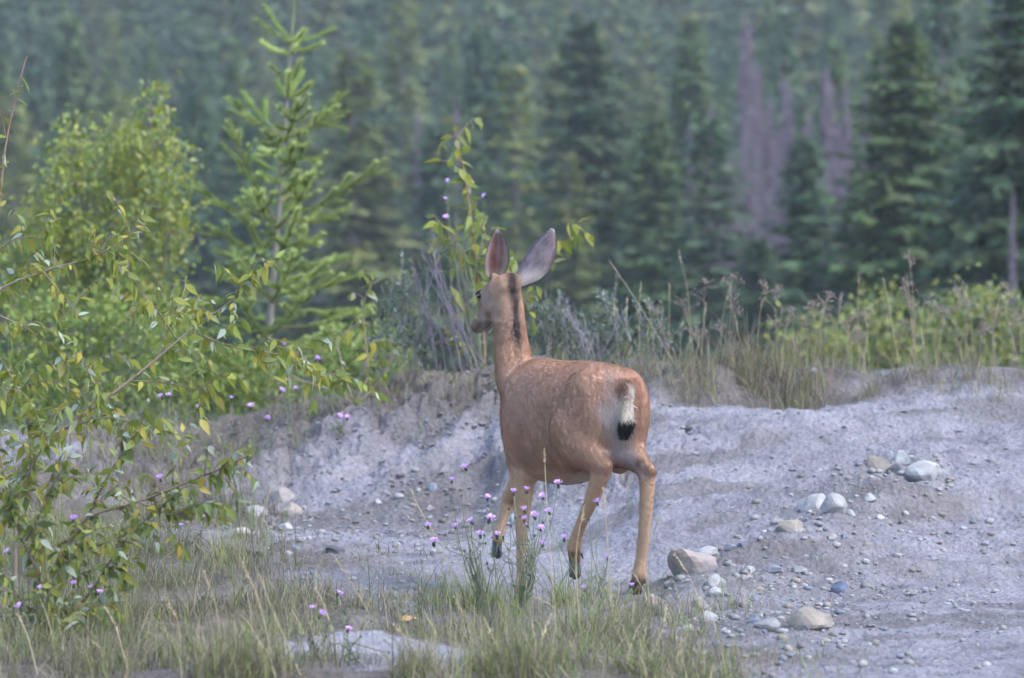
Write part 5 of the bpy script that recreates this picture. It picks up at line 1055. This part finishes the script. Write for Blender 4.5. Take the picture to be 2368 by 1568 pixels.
for i, (b, u, v) in enumerate(SPK): seed_stalk('spike', b, (u, v), 26.0+.3*math.sin(i*1.7), nth(i, len(SPK), 'thin straw grass spike', 'of the spikes on the crest'), SG, 200+i, (.27, .21, .135))
seed_stalk('spike', 1570, (1408, 602), 25.9, 'long dry stalk leaning far left above the doe back', SG, 230, (.30, .25, .20))
seed_stalk('spike', 2085, (2042, 645, .1), 26.0, 'bent straw stalk beside the tallest seed stalk', SG, 231, (.34, .27, .16))
seed_stalk('flower', 2075, (2035, 680), 26.0, 'upper small yellow flower on the crest', None, 240, (.16, .18, .06), 'yellow_flower')
seed_stalk('flower', 2095, (2072, 792), 26.0, 'lower small yellow flower on the crest', None, 241, (.16, .18, .06), 'yellow_flower')
LF = 'thin straw grass stalk with seed head in the foreground grass'; FG = 'straw stalks in the foreground'
FSP = [((1290, 1500), 1258, 1040), ((1330, 1480), 1240, 1380), ((1420, 1480), 1395, 1130), ((1345, 1500), 1350, 1170), ((860, 1420), 775, 1290), ((950, 1560), 905, 1440), ((700, 1560), 600, 1330), ((640, 1560), 560, 1300), ((520, 1540), 470, 1320), ((420, 1550), 380, 1380), ((90, 1560), 40, 1420), ((1000, 1560), 985, 1420), ((1480, 1560), 1540, 1400), ((1560, 1560), 1590, 1470), ((1180, 1560), 1120, 1430), ((1240, 1560), 1275, 1420), ((300, 1560), 240, 1400), ((240, 1560), 210, 1480), ((780, 1480), 730, 1360), ((1080, 1480), 1050, 1380), ((1640, 1440), 1560, 1280), ((1500, 1480), 1520, 1200), ((600, 1230), 630, 1120), ((1010, 1240), 950, 1130)]
FS0 = FSP[0]; FSP = sorted(FSP[1:], key=lambda q: q[1]); FSP.append(FS0)
for i, (b, u, v) in enumerate(FSP): seed_stalk('spike', b, (u, v), None, nth(i, len(FSP)-1, 'straw grass stalk with seed head', 'in the foreground') if i < len(FSP)-1 else 'pale grass stalk with seed head rising in front of the doe belly', FG, 260+i, (.36, .29, .17))
# fallen leaf
p = G2(940, 1440); V, F = LEAFS[1]; mb = MB(); mb.add((V*np.array([.075, .09, .075]))@frame(np.array([1, .2, .3]), .5).T, F, None, (.55, .33, .14)); o = link('fallen_leaf', mb.mesh('fallen_leaf', [M_FOL], True), None, (p[0]-.03, p[1], p[2]+.012)); tag(o, 'curled orange fallen leaf on bare soil at lower centre', 'leaf')

# ------------------------------------------------------------------ air between here and the far slope
def haze():
    x0, x1, y0, y1, z0, z1 = -300, 300, -45, 660, -14, 62
    V = np.array([(x, y, z) for x in (x0, x1) for y in (y0, y1) for z in (z0, z1)])
    F = np.array([(0, 1, 3, 2), (4, 6, 7, 5), (0, 4, 5, 1), (2, 3, 7, 6), (0, 2, 6, 4), (1, 5, 7, 3)])
    m = bpy.data.materials.new('haze'); m.use_nodes = True; n = m.node_tree.nodes; n.remove(n['Principled BSDF'])
    pv = n.new('ShaderNodeVolumePrincipled'); pv.inputs['Color'].default_value = (.86, .92, 1, 1); pv.inputs['Density'].default_value = .00042; pv.inputs['Anisotropy'].default_value = 0
    m.node_tree.links.new(pv.outputs[0], n['Material Output'].inputs['Volume'])
    o = link('haze', mk_mesh('haze', V, F, None, False, [m])); tag(o, 'thin blue air haze over the valley', kind='stuff')
haze()
